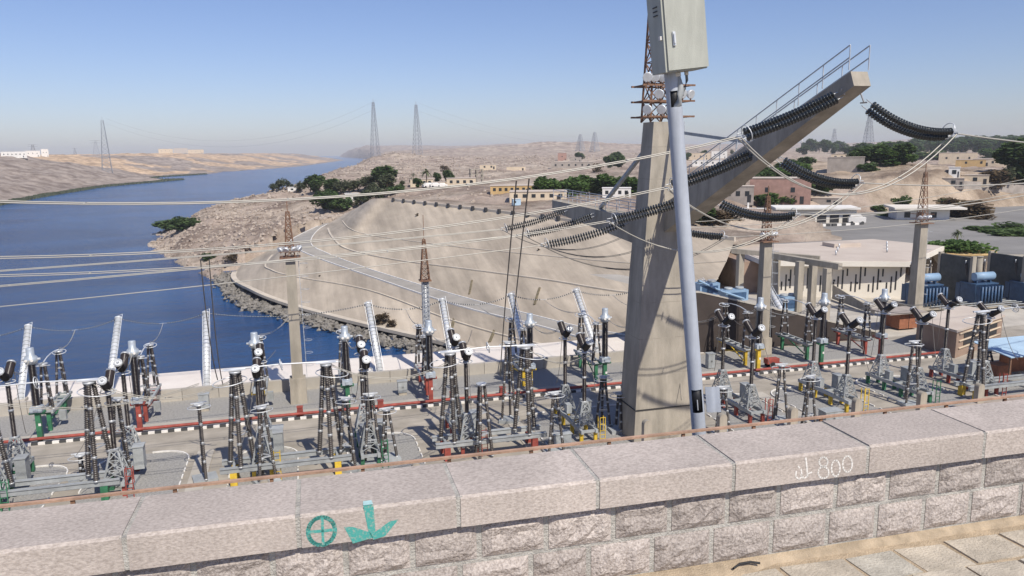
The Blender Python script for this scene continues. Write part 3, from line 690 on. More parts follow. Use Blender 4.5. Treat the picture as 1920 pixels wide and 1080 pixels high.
# bus disconnectors: twin beams with two big tripods and a bar between
def bus_disc(x0, x1, y, ck, label, h=6.1, extra=0, ring=True, x2=None):
    m, nm = COL[ck]; o = thing('bus_disconnector', label, 'disconnector', (0, y, 0)); zb = .95
    for yy in (-.75, .75): MB().box(((x0+x1)/2, yy, zb+.13), (x1-x0+2.6, .22, .3)).box(((x0+x1)/2, yy, zb+.3), (x1-x0+2.6, .34, .04)).build('beam', 'steel_paint', o)
    for x in (x0-.5, x1+.4): MB().box((x,-.75,zb/2-.02), (.42,.42,zb-.04)).build('foot', m, o); MB().box((x,.75,zb/2-.02), (.42,.42,zb-.04)).build('foot', m, o); MB().box((x,0,zb+.1), (.16,1.3,.2)).build('cross_beam', 'steel_paint', o)
    for x in (x0, x1): tripod(o, (x,0,zb+.3), h, 'porcelain_grey', .185, .85, .22, 40, a0_=30)
    zt = zb+.3+h+.16
    MB().tube([(x0-.8,0,zt),(x0,0,zt+.04),((x0+x1)/2,0,zt+.14),(x1,0,zt+.04),(x1+.8,0,zt)], .045, 7).build('contact_arm', 'alu', o)
    MB().torus(((x0+x1)/2,0,zt+.1),(1,0,.2),.36,.035).build('grading_ring', 'alu', o); MB().torus(((x0+x1)/2,0,zt+.1),(1,.3,0),.2,.03).build('grading_ring', 'alu', o)
    for x, s_ in ((x0,-1),(x1,1)): MB().torus((x+s_*.35,0,zt-.75),(.12*s_,0,1),1.05,.035,26).build('grading_ring', 'alu', o); MB().box((x,0,zt+.02),(1.3,.5,.07)).build('head_frame', 'alu', o)
    if x2: tripod(o, (x2,-1.2,0.15), h-.9, 'porcelain_grey', .14, .7, .2, 40, a0_=0)
    return o
bus_disc(-18.9, -13.15, 51.0, 'g', 'bus disconnector with two ribbed tripods beside the red-footed breaker', 6.1)
bus_disc(-4.66, 1.0, 50.7, 'y', 'bus disconnector with two ribbed tripods in front of the grey control cabinet', 6.1)
bus_disc(9.3, 14.7, 50.9, 'r', 'bus disconnector on dark red feet with a third tripod standing before it', 6.1, x2=11.2)
p = onz(1825, 745, 0); bus_disc(p.x, p.x+7, p.y, 'y', 'bus disconnector beside the tin-roofed shed at the yard end', 6.0)
MB_ = None
def post_tripod(u, v, ut, vt, label, legs=3, rz=0, r=.12):
    p = onz(u, v, 0); hh = onV(ut, vt, p.y).z; o = thing('post_insulator', label, 'insulator', p, rz, 'free-standing insulator tripods')
    MB().box((0,0,.12), (1.5,1.3,.24)).build('footing', 'steel_paint', o)
    tripod(o, (0,0,.24), hh-.4, 'porcelain_grey', r, .62, .16, 34, legs=legs)
    MB().torus((0,0,hh-.3),(0,.1,1),.7,.03,22).bar((-.5,0,hh),(.5,0,hh),.08).build('grading_ring', 'alu', o); return o, p, hh
LBL = 'free-standing tripod of ribbed insulators on a low steel footing'
TLB = iter(('alone on the gravel by the pale path', 'behind the rail by the green ladder', 'shorter one behind its green-ladder neighbour', 'left of a pair joined by a lead', 'right of a pair joined by a lead', 'just before the big concrete tower', 'in the shade of the big concrete tower', 'short pair of legs behind the long twin beams', 'in front of the red-footed breaker', 'near the tin-roofed shed', 'beside the open pole hatch', 'under the dark dropper cables', 'between the long beams and the red ladder', 'at the green end of the twin beams', 'under the long bar of the yellow-footed disconnector', 'behind the low grey kiosk'))
for u, v, ut, vt, n in ((385,900,375,755,2),(700,868,690,738,3),(728,862,722,765,3),(1460,790,1458,683,3),(1513,815,1513,705,3),(1130,800,1128,705,3),(1160,808,1160,735,2),(155,900,152,850,2),(1705,760,1705,640,3),(1850,690,1850,655,3),(1352,815,1350,725,3),(955,790,955,640,3),(235,905,228,745,3),(655,880,648,745,3),(500,905,494,760,3),(1040,850,1036,735,3)):
    post_tripod(u, v, ut, vt, 'free-standing ribbed insulator tripod, '+next(TLB), n, random.uniform(-.4,.4))
# cabinets, hydrants
def cabinet(u, v, w, d, h, label, legs=0):
    p = onz(u, v, 0); o = thing('control_cabinet', label, 'cabinet', p)
    z = .25 if legs else .06
    MB().box((0,0,z+h/2), (w,d,h)).build('body', 'steel_paint', o); MB().box((0,0,z+h+.03), (w+.12,d+.12,.06)).build('roof', 'steel_paint', o)
    for s_ in (-1,1): dd = MB().box((s_*w/4,-d/2-.012,z+h/2), (w/2-.03,.022,h-.08)).build('door', 'steel_paint', o); MB().box((s_*.05,-d/2-.035,z+h/2), (.03,.03,.16)).build('handle', 'dark', dd)
    MB().box((0,0,z/2), (w-.1,d-.1,z)).build('plinth', 'concrete', o); return o
cabinet(516, 848, 1.25, .75, 1.6, 'tall grey two-door cabinet behind the yellow-footed bus disconnector', 1)
cabinet(755, 740, .8, .5, 1.0, 'small grey cabinet alone on the gravel near the quay parapet', 1)
cabinet(1556, 796, 1.5, .9, 1.1, 'wide low grey cabinet beside the yellow step ladder', 0)
cabinet(1331, 690, .7, .6, 1.4, 'narrow pale cabinet beside the big tower and parapet', 0)
cabinet(1052, 838, 1.3, .8, 1.0, 'low grey kiosk just left of the big concrete tower', 0)
cabinet(384, 770, .8, .5, 1.2, 'pale grey cabinet by the kerb strip on the left gravel', 1)
for u, v in ((714,768),(563,780),(849,752),(942,742)):
    p = onz(u, v, 0); o = thing('hydrant_box', 'small red hydrant box standing by the red pipe', 'hydrant', p, group='red hydrant boxes'); MB().frustum((0,0,0),(.55,.5),(0,0,.75),(.42,.4)).build('body', 'red', o); MB().box((0,0,.79),(.5,.46,.07)).build('lid', 'red', o)
p = onz(1446, 690, 0); o = thing('hose_cart', 'red two-wheeled hose cart parked on the gravel', 'cart', p)
MB().box((0,0,.75),(1.3,.7,.5)).build('body', 'red', o); MB().bar((.6,0,.6),(1.4,0,.3),.06).build('drawbar', 'red', o)
for s_ in (-1,1): MB().cyl((-.1,s_*.42,.35),(-.1,s_*.5,.35),.35,n=14).build('wheel', 'rubber', o)
# thin white yard rail along the near edge
yr = thing('yard_rail', 'thin white pipe rail along the near edge of the yard', 'railing', (0, 46.2, 0))
MB().tube([(-24,0,1.0),(36,0,1.0)], .03, 6).tube([(-24,0,.55),(36,0,.55)], .025, 6).build('rail', 'kerb_white', yr)
for k in range(25): MB().cyl((-24+2.5*k,0,0),(-24+2.5*k,0,1.0),.028,n=6).build('post', 'kerb_white', yr)
# ---------------------------------------------------------------- leaning tubes over the quay with insulator chains between their heads
def lean_mast(u, v, ut, vt, fixV=None):
    b_ = onz(u, v, 0)
    d = ray(ut, vt); o = Vector((0,0,H)); best = None                # head: out over the river at 45 degrees
    k = (b_.y+0-b_.z)                                              # plane y - z = b.y
    t_ = (b_.y - (o.y-o.z))/(d.y-d.z); h = o+d*t_
    return b_, h
LM = []
for u, v, ut, vt in ((38,752,53,612),(210,735,222,597),(388,731,386,587),(714,702,690,570),(851,687,829,563),(988,673,958,553),(1121,664,1080,545),(1388,655,1315,528),(1500,642,1440,537)):
    LM.append(lean_mast(u, v, ut, vt))
LM[1] = (Vector((LM[1][1].x, 73.6, 0)), LM[1][1])
MW = ('behind the green-posted transformer with open river behind', 'behind the red-posted transformer with open river behind', 'standing clear of equipment before the open river', 'right of the slim concrete quay column', 'just right of the rusty lattice pole', 'behind the dark dropper cables', 'just left of the big concrete tower', 'in front of the brown retaining wall near the pole', 'in front of the brown wall right of the floodlight column')
for (b_, h), w_ in zip(LM, MW):
    o = thing('leaning_mast', 'slim silver mast '+w_, 'mast', b_, group='silver leaning masts along the quay')
    d = (h-b_); L = d.length; e = d.normalized(); sx = Vector((1,0,0)); 
    MB().cyl((0,0,0), d, .29, .27, 12).build('tube', 'alu', o)
    hoop = MB()
    for k in range(int(L/.42)): hoop.rings([e*(.2+k*.42), e*(.24+k*.42)], [.31,.31], 12, e)
    hoop.build('hoops', 'steel_paint', o)
    ld = MB(); off = sx*.36+Vector((0,-.15,.15))
    ld.bar(off, off+d*1.04, .04); ld.bar(-off*.95, d*1.04-off*.95, .04); ld.bar(off+d*1.04, d*1.04-off*.95, .04); ld.build('side_rail', 'alu', o)
    MB().box((0,0,.1), (1.0,1.0,.2)).build('foot', 'concrete_pale', o); MB().cyl(d-e*.1, d+e*.06, .34, n=12).build('head', 'alu', o)
def chain(a, b_, sag, label, grp, bead=.11, step=.24, m='disc_glaze', gapmid=True):
    o = thing('insulator_chain', label, 'insulator', (a+b_)/2, 0, grp); mid = (a+b_)/2
    P = [p-mid for p in catenary(a, b_, sag, 40)]; bm_ = MB(); rod = MB().tube(P[::2], .018, 5); L = sum((P[i+1]-P[i]).length for i in range(40)); n = int(L/step)
    for k in range(n):
        f_ = (k+.5)/n
        if gapmid and .46 < f_ < .54: continue
        x = f_*40; i = min(39, int(x)); c = P[i].lerp(P[i+1], x-i); d = (P[i+1]-P[i]).normalized(); bm_.rings([c-d*.05, c, c+d*.05], [.03, bead, .03], 7, d)
    bm_.second(rod).build('beads', m, o, m2='galv'); return o, P[20]+mid
CH = []
heads = [h for b_, h in LM]
heads = [heads[0]-Vector((8.0,0,.2))]+heads[:4]+heads[4:7]
for a, b_ in zip(heads, heads[1:]): CH.append(chain(a, b_, .75, 'beaded insulator chain sagging between two leaning silver masts', 'insulator chains between the masts')[1])
c_, mm = chain(heads[-1], Vector((37.5, heads[-1].y, heads[-1].z)), .75, 'beaded insulator chain sagging between two leaning silver masts', 'insulator chains between the masts')
CH.append(mm)

# ================================================================ COLUMNS WITH LATTICE MASTS
def floodlight(par, c, d, s=.32, name='floodlight'):
    c = Vector(c); d = Vector(d).normalized(); b_ = MB(); b_.lathe(c, d, [(.05*s,-.95*s),(.55*s,-.85*s),(.8*s,-.45*s),(.95*s,0),(1.0*s,.3*s),(.9*s,.33*s)], 12); o = b_.build(name, 'alu', par)
    MB().box(c-Vector((0,0,s*1.05)), (.1*s,.5*s,.5*s)).build('yoke', 'rust', o); return o
def column(x, y, zt, zm, w0, w1, label, ladder=1, plinth=2.2):
    o = thing('lighting_column', label, 'column', (x, y, 0))
    MB().frustum((0,0,0),(w0*1.5,w0*1.5),(0,0,plinth),(w0*1.42,w0*1.42)).build('plinth', 'concrete', o)
    MB().frustum((0,0,plinth),(w0,w0),(0,0,zt),(w1,w1)).build('shaft', 'concrete', o)
    MB().box((0,0,zt+.06), (w1+.9,w1+.9,.1)).build('platform', 'rust', o)
    t_ = MB(); lattice(t_, (0,0,zt+.1), w1*.95, .25, (zm-zt)*.8, 7, .055); t_.bar((0,0,zt+(zm-zt)*.8),(0,0,zm),.07); t_.build('lattice_mast', 'rust', o)
    for k, (dx, dy) in enumerate(((-.75,-.5),(-.3,-.65),(.35,-.65),(.8,-.4),(.75,.4))): floodlight(o, (dx, dy, zt+.75), (dx,dy,-.5), .27)
    rl_ = MB()
    for z in (.6, 1.15):
        for (ax, ay), (bx, by) in (((-1,-1),(1,-1)),((1,-1),(1,1)),((1,1),(-1,1)),((-1,1),(-1,-1))): h_ = w1/2+.42; rl_.bar((ax*h_,ay*h_,zt+z),(bx*h_,by*h_,zt+z),.04)
    rl_.build('guard_rail', 'rust', o)
    if ladder:
        l_ = MB(); xo = w0/2+.32
        for yy in (-.2,.2): l_.bar((xo,yy,2.2),(xo-.15,yy,zt+.4),.04)
        for k in range(int(zt/.38)-4): z = 2.3+k*.38; l_.bar((xo-.01*k/3,-.2,z),(xo-.01*k/3,.2,z),.03)
        for k in range(int(zt/1.1)-2): z = 3.2+k*1.1; l_.torus((xo+.28,0,z),(0,0,1),.33,.018,12,4)
        l_.build('caged_ladder', 'galv', o)
    return o
column(-1.1, 66.6, 12.5, 17.2, .92, .78, 'slim concrete column with rusty lattice mast and floodlights beside the quay')
column(44.3, 67.0, 11.9, 17.4, 1.0, .85, 'concrete floodlight column standing against the brown retaining wall')
column(71.8, 76.6, 11.9, 19.4, 1.25, 1.0, 'concrete floodlight column before the white power house', plinth=.4)
o = thing('lattice_pole', 'thin silver lattice pole with rusty red upper mast behind a red-posted transformer', 'mast', (10.95, 71.9, 0))
t_ = MB(); lattice(t_, (0,0,0), .62, .55, 9.1, 20, .045); t_.cyl((0,0,0),(0,0,9.1),.2,n=8); t_.build('lower_mast', 'galv', o); t_ = MB(); lattice(t_, (0,0,9.1), .8, .2, 3.9, 7, .055); t_.bar((0,0,13),(0,0,15.3),.05); t_.build('upper_mast', 'rust', o); MB().box((0,0,9.1),(1.1,1.1,.1)).build('platform', 'rust', o)

# ================================================================ BIG TOWER
TU, TV = 24.75, 50.6
tw = thing('concrete_tower', 'massive concrete line tower with one inclined arm and one level arm', 'tower', (TU, TV, 0))
MB().frustum((0,0,-.5),(4.9,2.9),(0,0,12.5),(3.6,2.3)).build('lower_shaft', 'concrete', tw)
MB().frustum((0,0,12.5),(3.6,2.3),(0,0,22.9),(2.1,1.7)).build('upper_shaft', 'concrete', tw)
MB().box((0,-.02,2.5),(4.75,2.9,.05)).build('joint_line', 'dark', tw)
for z in (5.1, 7.7, 10.3, 14.2, 16.6, 19.0, 21.2):
    k_ = (z+.5)/13.0; w_, d_ = (4.9-1.3*k_, 2.9-.6*k_) if z < 12.5 else (3.6-1.5*(z-12.5)/10.4, 2.3-.6*(z-12.5)/10.4)
    MB().box((0,0,z), (w_+.006, d_+.006, .035)).build('pour_joint', 'pour_joint', tw)
# inclined arm towards the dam crest
tip_ = Vector((26.05-TU, 32.3-TV, 24.35)); root = Vector((.55, -1.0, 16.7))
d = (tip_-root).normalized(); sx = Vector((1,0,0)); ny = d.cross(sx).normalized()
if ny.z < 0: ny = -ny
def armq(p, w, h): return [p-sx*w/2-ny*h*.7, p+sx*w/2-ny*h*.7, p+sx*w/2+ny*h*.3, p-sx*w/2+ny*h*.3]
m = MB(); m.add(armq(root-d*.8, 1.5, 1.9)+armq(tip_, .95, .75), [(0,3,2,1),(4,5,6,7),(0,1,5,4),(1,2,6,5),(2,3,7,6),(3,0,4,7)]); m.build('inclined_arm', 'concrete', tw)
LA = Vector((0, 22.9, 15.9)); la0 = Vector((0, .9, 15.5))
m = MB(); m.add([(-.85,.6,14.0),(.85,.6,14.0),(.85,.6,16.0),(-.85,.6,16.0),(-.6,22.9,15.1),(.6,22.9,15.1),(.6,22.9,16.2),(-.6,22.9,16.2)], [(0,3,2,1),(4,5,6,7),(0,1,5,4),(1,2,6,5),(2,3,7,6),(3,0,4,7)]); m.build('level_arm', 'concrete', tw)
def handrail(a, b_, par, side, hgt=1.05, n=10):
    h_ = MB(); upv = Vector((0,0,1)); a = Vector(a)+side; b_ = Vector(b_)+side
    for z in (hgt, hgt*.5): h_.bar(a+upv*z, b_+upv*z, .05)
    for k in range(n+1): p = a.lerp(b_, k/n); h_.bar(p, p+upv*hgt, .04)
    return h_.build('handrail', 'galv', par)
for s_ in (-1, 1): handrail(root+d*1.5+ny*.8, tip_+ny*.3, tw, sx*s_*.55, 1.15, 9); handrail((0,2,16.05), (0,22.5,16.2), tw, sx*s_*.6, 1.05, 9)
MB().bar((.2,-.6,22.3), root+d*10.2+ny*.55, .2).build('stay_tube', 'steel_paint', tw); MB().bar((-.3,.6,21.8), (0,11.5,16.15), .26).build('stay_tube', 'steel_paint', tw)
t_ = MB(); lattice(t_, (-.5,0,22.9), 1.5, .75, 9.4, 7, .085); t_.build('lattice_mast', 'rust', tw)
for z in (23.25, 24.3, 25.35):
    MB().box((0,-.95,z),(3.9,.14,.12)).box((0,.95,z),(3.9,.14,.12)).box((-1.7,0,z),(.12,2.0,.1)).box((1.7,0,z),(.12,2.0,.1)).build('lamp_gallery', 'rust', tw)
for z, xs in ((23.72, (-1.6,-.55,.15)), (24.75, (-.75,.25)), (25.85, (-1.65,-1.1,-.5,.35))):
    for x in xs: floodlight(tw, (x,-1.02,z), (-.55+random.uniform(-.4,.4),-.75,-.25), .34)
for x in (1.0, 1.6): floodlight(tw, (x,-1.0,24.75), (.3,-.8,-.3), .32)
lad = MB()
for x in (-.2,.2): lad.bar((1.55+x,-1.2,3),(1.0+x,-.95,22.9),.05)
lad.build('ladder', 'galv', tw)
# ---------------------------------------------------------------- line insulator strings and conductors
def istring(a, b_, sag, label, nd=30, dbl=.42, rd=.19, grp='line insulator strings on the big tower'):
    a = Vector(a); b_ = Vector(b_); mid = (a+b_)/2; o = thing('insulator_string', label, 'insulator', mid, 0, grp)
    dirn = (b_-a).normalized(); side = dirn.cross(Vector((0,0,1))).normalized()
    for s_ in ((-.5,.5) if dbl else (0,)):
        P = [p-mid+(side*.75+Vector((0,0,.65)))*dbl*s_ for p in catenary(a, b_, sag, 24)]; ds = MB(); lk = MB().tube(P[::3], .025, 5)
        for k in range(nd):
            f_ = (.06+.88*(k+.5)/nd)*24; i = min(23, int(f_)); c = P[i].lerp(P[i+1], f_-i); e = (P[i+1]-P[i]).normalized()
            ds.rings([c-e*.085, c-e*.03, c-e*.012, c+e*.012, c+e*.03, c+e*.085], [.04, .06, rd, rd*.96, .05, .04], 10, e)
        ds.second(lk).build('strand', 'disc_glaze', o, m2='galv')
    y = MB()
    for p, q_ in ((a, .4), (b_, -.4)): y.bar(p-mid-side*dbl*.6, p-mid+side*dbl*.6, .07)
    y.build('yoke', 'galv', o); g = MB(); e = (b_-a).normalized(); g.torus(b_-mid-e*.45, e, .42, .025, 16, 4); g.build('grading_ring', 'alu', o); return o
def wire(pts, r, label, m='wire', name='conductor', sep=0.0, grp=None):
    P = [Vector(p) for p in pts]; c = P[len(P)//2]; b_ = MB()
    for s_ in ((-.5,.5) if sep else (0,)): b_.tube([p-c+Vector((0,1.6*sep*s_,.12*sep*s_)) for p in P], r, 5)
    if sep:
        for k in range(3, len(P), 4): b_.bar(P[k]-c+Vector((0,-.8*sep,-.06*sep)), P[k]-c+Vector((0,.8*sep,.06*sep)), .05)
    o = b_.build(name, m); o.location = c; return tag(o, label, 'wire', grp)
AP = [(33.0, 23.3), (40.0, 20.6), (46.8, 17.7)]
nm3 = ('outermost', 'middle', 'innermost')
endsL = [onV(1385,257,33), onV(1250,352,40), onV(1140,415,46.8)]; endsR = [onV(1790,250,33), onV(1615,343,40), onV(1497,403,46.8)]
leftpx = [[(960,336),(350,366),(0,378)], [(600,451),(0,483)], [(540,489),(0,517)]]
for k, (V, z) in enumerate(AP):
    xl, xr = 25.6, 26.95
    s0 = Vector((xl, V, z+.25)); s1 = Vector((xr, V, z-.15))
    istring(s0, endsL[k], .12, 'black insulator string on the river side of the raised arm, %s of three' % nm3[k])
    istring(s1, endsR[k], .55, 'black insulator string on the village side of the raised arm, %s of three' % nm3[k])
    f_ = (V-TV-root.y)/(tip_.y-root.y); ac = root.lerp(tip_, min(f_, 1.0))+Vector((TU, TV, 0))
    for q_, s__ in ((s0, -1), (s1, 1)):
        lk_ = tag(MB().bar(Vector((0,0,0)), ac+sx*s__*.5-ny*.25-q_, .06).build('suspension_link', 'galv'), 'steel link holding the %s insulator string on the %s side of the raised arm' % (nm3[k], 'river' if s__ < 0 else 'village'), 'link'); lk_.location = q_
    e = endsL[k]; far = onV(*leftpx[k][-1], V); dx = far-e
    pts = [e]+[onV(u, v, V) for u, v in leftpx[k]]
    x0_, z0_, x2_, z2_ = e.x, e.z, far.x, far.z; mid_ = onV(*leftpx[k][0], V)
    def zz(x, A=(x0_, z0_), B=(mid_.x, mid_.z), Cc=(x2_, z2_)):
        return A[1]*(x-B[0])*(x-Cc[0])/((A[0]-B[0])*(A[0]-Cc[0]))+B[1]*(x-A[0])*(x-Cc[0])/((B[0]-A[0])*(B[0]-Cc[0]))+Cc[1]*(x-A[0])*(x-B[0])/((Cc[0]-A[0])*(Cc[0]-B[0]))
    wire([(x, V, zz(x)) for x in [x0_+(x2_-14-x0_)*i/24 for i in range(25)]], .028, 'twin overhead conductor running towards the river from the raised arm, %s phase' % nm3[k], sep=.28)
    e2 = endsR[k]; R2_ = onV(1920, (270,362,405)[k], V)
    sl_ = (R2_.z-e2.z)/(R2_.x-e2.x)
    wire([(e2.x+i*2.2, V, e2.z+sl_*i*2.2+.004*(i*2.2)**2) for i in range(22)], .04, 'overhead conductor leaving the raised arm towards the village, %s phase' % nm3[k], sep=.0)
    # jumper loop under the arm
    wire(catenary(endsL[k], endsR[k], (2.9, 2.6, 2.3)[k], 20), .035, 'slack jumper loop hanging under the raised arm, %s phase' % nm3[k], sep=.22)
LV = [(54.5, (1015,460), (0,590)), (61.5, (980,440), (0,547)), (68.5, (940,430), (0,514))]
for k, (V, px, lp) in enumerate(LV):
    e = onV(*px, V); far = onV(*lp, V); s0 = Vector((TU-.7, V, 15.7)); s1 = Vector((TU+.7, V, 15.6)); e2 = Vector((2*TU-e.x, V, e.z))
    nn = ('nearest the shaft', 'at mid length', 'at the free end')[k]
    istring(s0, e, .25, 'insulator string on the river side of the level arm, %s' % nn, dbl=.34); istring(s1, e2, .25, 'insulator string on the village side of the level arm, %s' % nn, dbl=.34)
    wire([Vector((e.x+(far.x-12-e.x)*i/20, V, e.z+(far.z-e.z)*(i/20)-1.1*4*.25*(i/20)*(1-i/20))) for i in range(21)], .035, 'overhead conductor running towards the river from the level arm, %s' % nn, sep=.25 if k else 0)
    wire(catenary(e, e2, 2.2, 18), .03, 'slack jumper loop under the level arm, %s' % nn, 'wire_dark', sep=.2)
    wire([(e2.x+i*3, V, e2.z-.03*i+.006*(i*3)**2*.3) for i in range(18)], .03, 'overhead conductor leaving the level arm towards the power house, %s' % nn, 'wire')
# droppers from the line down to the equipment
for (u0_, v0_), (u1_, v1_), V, Vb in (((968,340),(938,705),33,52),((992,336),(952,712),33,53),((376,488),(408,712),46.8,53),((392,486),(418,722),46.8,53)):
    A, B = onV(u0_, v0_, V), onV(u1_, v1_, Vb); M_ = A.lerp(B, .6)-Vector((.2,0,.9)); P = [A*(1-t_)**2+M_*2*t_*(1-t_)+B*t_**2 for t_ in [i/14 for i in range(15)]]
    wire(P, .035, 'dark dropper cable hanging from the overhead line to the equipment', 'wire_dark', 'dropper_cable', grp='dropper cables')
# connections in the yard: per phase, from chain middle to disconnector, disconnector to CT, CT to breaker
for c, ck in PH:
    if -22 < c < 57:
        L_ = 'thin connector lead linking disconnector, transformer and breaker'
        P = catenary((c+.05,69.2,5.5),(c,62.85,6.35),.0,4)
        wire(catenary((c+.05,65.2,5.5),(c,63.2,6.35),.35,10)+catenary((c,62.5,6.35),(c+.7,56.3,7.4),.7,10), .022, L_, 'wire', 'connector_lead', sep=.16, grp='connector leads')
        near = [q for q in CH if abs(q.x-c) < 4.5]
        if near: q = near[0]; wire(catenary(q, (c+.05,69.3,5.55), .5, 10), .02, 'thin lead falling from the insulator chain to a disconnector', 'wire', 'connector_lead', sep=.2, grp='leads from the insulator chains')
for c, ck in PH:
    if -22 < c < 57:
        for ya, yb, za, zb, sg, dx in ((51.9,54.9,7.5,7.5,.25,.75),(50.4,48.6,7.5,3.6,.6,.75),(56.6,57.2,7.5,2.6,.9,.9)):
            wire(catenary((c+dx,ya,za),(c+dx+random.uniform(-1.4,1.4),yb,zb+random.uniform(-.5,.5)),sg,8), .022, 'thin slack lead hanging from a breaker head', 'wire_dark', 'connector_lead', grp='slack leads from breaker heads')
for xa, xb, y, z in ((-20.5,-6.9,51,7.3),(-13.2,-4.7,51,7.45),(1.0,9.3,50.8,7.5),(14.7,20.1,51,7.5)):
    wire(catenary((xa,y,z),(xb,y,z-.6),1.2,14), .025, 'slack lead between neighbouring bus disconnectors', 'wire', 'connector_lead', sep=.16, grp='leads between bus disconnectors')

# ================================================================ RIGHT-HAND BUILDINGS
def rw_top(x): return lerp_tab([(36, 6.6), (39.5, 6.3), (52, 3.0), (62, .35)], x)
rwv = 71.0
o = thing('retaining_wall', 'dark brown retaining wall falling away towards the right behind the yard', 'wall', (0, rwv, 0))
xs_ = [35.5, 39.5, 44, 48, 52, 57, 62]
m = MB(); m.add([(x, 0, -.2) for x in xs_]+[(x, 0, rw_top(x)) for x in xs_]+[(x, .5, rw_top(x)) for x in xs_]+[(x, .5, -.2) for x in xs_], [(i, i+1, 7+i+1, 7+i) for i in range(6)]+[(7+i, 8+i, 15+i, 14+i) for i in range(6)]+[(0,7,14,21)]); m.build('face', 'brown_wall', o)
m = MB(); m.add([(x, -.06, rw_top(x)+.02) for x in xs_]+[(x, .56, rw_top(x)+.02) for x in xs_]+[(x, -.06, rw_top(x)+.16) for x in xs_]+[(x, .56, rw_top(x)+.16) for x in xs_], [(14+i, 15+i, 22+i, 21+i) for i in range(6)]+[(i, i+1, 15+i, 14+i) for i in range(6)]); m.build('coping', 'concrete_pale', o)
MB().box((43.5,-.1,2.0),(1.2,.12,1.6)).build('patch', 'concrete_pale', o) if False else None
m = MB(); m.add([(x, rwv+.5, rw_top(x)-.05) for x in xs_]+[(x, rwv+22, rw_top(x)*.8-.05) for x in xs_], [(i, i+1, 8+i, 7+i) for i in range(6)]); struct(m.build('upper_terrace', 'concrete_pale'))
def unit(u, v, V, w, d_, h, label):
    p = onV(u, v, V); p.z = rw_top(p.x)*(1-.2*(V-rwv)/22); o = thing('cooling_unit', label, 'machine', p); MB().box((0,0,h/2),(w,d_,h)).build('casing', 'blue_pale', o); MB().box((0,-d_/2-.02,h*.5),(w*.8,.03,h*.6)).build('grille', 'blue', o)
    for x in (-w/4, w/4): MB().cyl((x,0,h),(x,0,h+.25),.45,n=14).build('fan', 'steel_paint', o)
unit(1325, 535, 75, 2.4, 1.5, 1.3, 'pale blue cooling unit beside crates on the upper terrace'); unit(1376, 548, 75, 2.8, 1.4, 1.2, 'pale blue cooling unit at the middle of the upper terrace'); unit(1478, 548, 80, 2.2, 2.0, 1.7, 'boxy pale blue cooling unit under the concrete portal')
wire([onV(1310,528,74)+Vector((0,0,.1)), onV(1350,545,74), onV(1395,560,74)], .12, 'pale pipe run linking the cooling units on the terrace', 'blue_pale', 'pipe_run')
# concrete portal
o = thing('concrete_portal', 'open concrete portal of posts and a deep beam before the power house', 'portal', (0, 0, 0))
A1, A2, A3 = onV(1456, 483, 84), onV(1500, 490, 79), onV(1552, 503, 76)
for p in (A1, A2, A3, A3+Vector((2.5,6,0)), A1+Vector((-2.0,5,0))): MB().box((p.x, p.y, p.z/2), (.75,.75,p.z)).build('post', 'concrete', o)
m = MB(); m.bar(A1+Vector((-.8,.8,.3)), A3+Vector((.9,-1,.3)), .8, .7); m.bar(A1+Vector((-2.8,5.8,.3)), A3+Vector((3,5.5,.3)), .7, .6); m.build('beam', 'concrete', o)
# power house
ph = thing('power_house', 'long white power house with slit windows under a broad flat wedge roof', 'building', (0,0,0))
zr0, zr1 = 4.55, 5.25
WALL = [(64.9,97.4),(81.8,89.5),(93,102.5),(75,111)]
MB().prism(WALL, -.4, zr0-.02).build('wall', 'white_wall', ph)
roofP = [(63.0,95.6),(81.2,88.0),(98.8,100.3),(95.5,112.5),(77.5,112),(67.5,114)]
MB().prism(roofP, zr0, zr1).build('roof', 'white_wall', ph); MB().prism([(x*.985+1.2, y*.985+1.6) for x, y in roofP], zr1+.004, zr1+.06).build('roof_felt', 'roof_tan', ph)
a, b_ = Vector((*WALL[0],0)), Vector((*WALL[1],0)); e = (b_-a).normalized(); n_ = Vector((e.y,-e.x,0)); n_ = n_ if n_.y < 0 else -n_
qr = Matrix((e, -n_, Vector((0,0,1)))).transposed()
L = (b_-a).length; random.seed(21)
for k in range(30):
    s_ = .8+k*(L-1.4)/29; kind = k % 4; z0, h_ = ((1.0, 3.2), (2.9, 1.3), (.7, 1.3), (.6, 2.6))[kind]; h_ *= random.uniform(.8, 1.05)
    MB().box(a+e*s_+n_*.012+Vector((0,0,z0+h_/2)), (.2,.05,h_), qr).build('window', 'dark', ph)
for k in range(5): MB().box(a+e*(3+k*3.1)+n_*.015+Vector((0,0,2.2-.3*(k%2))), (.28,.05,.28), qr).build('vent', 'dark', ph)
MB().prism([(62.6,100.5),(66.4,100.2),(68.5,112.5),(64.5,113)], -.4, zr0-.03).build('wing', 'brown_brick', ph)
for k in range(9): MB().cyl((72+k*2.6+random.uniform(-1,1), 96+random.uniform(-1,9), zr1),(72+k*2.6, 99, zr1+.01),.01).v; 
for k in range(6): x, y = 76+k*3, 97+(k % 3)*3.5; MB().cyl((x,y,zr1+.05),(x,y,zr1+.75),.12,n=8).build('roof_vent', 'galv', ph)
MB().box((84,106,zr1+.35),(5,3,.6)).build('roof_hatch', 'roof_tan', ph)
# ramp wall right of the portal
p, q_ = onz(1560, 560, 0), onz(1640, 590, 0)
o = thing('ramp_wall', 'sloping concrete ramp wall in front of the power house', 'wall', (0,0,0)); m = MB(); nrm = Vector((.3,.4,0)); m.add([p, q_, q_+Vector((0,0,.5)), p+Vector((0,0,2.0)), p+nrm, q_+nrm, q_+nrm+Vector((0,0,.5)), p+nrm+Vector((0,0,2.0))], [(0,1,2,3),(4,7,6,5),(3,2,6,7),(0,3,7,4),(1,5,6,2)]); m.build('panel', 'concrete', o)
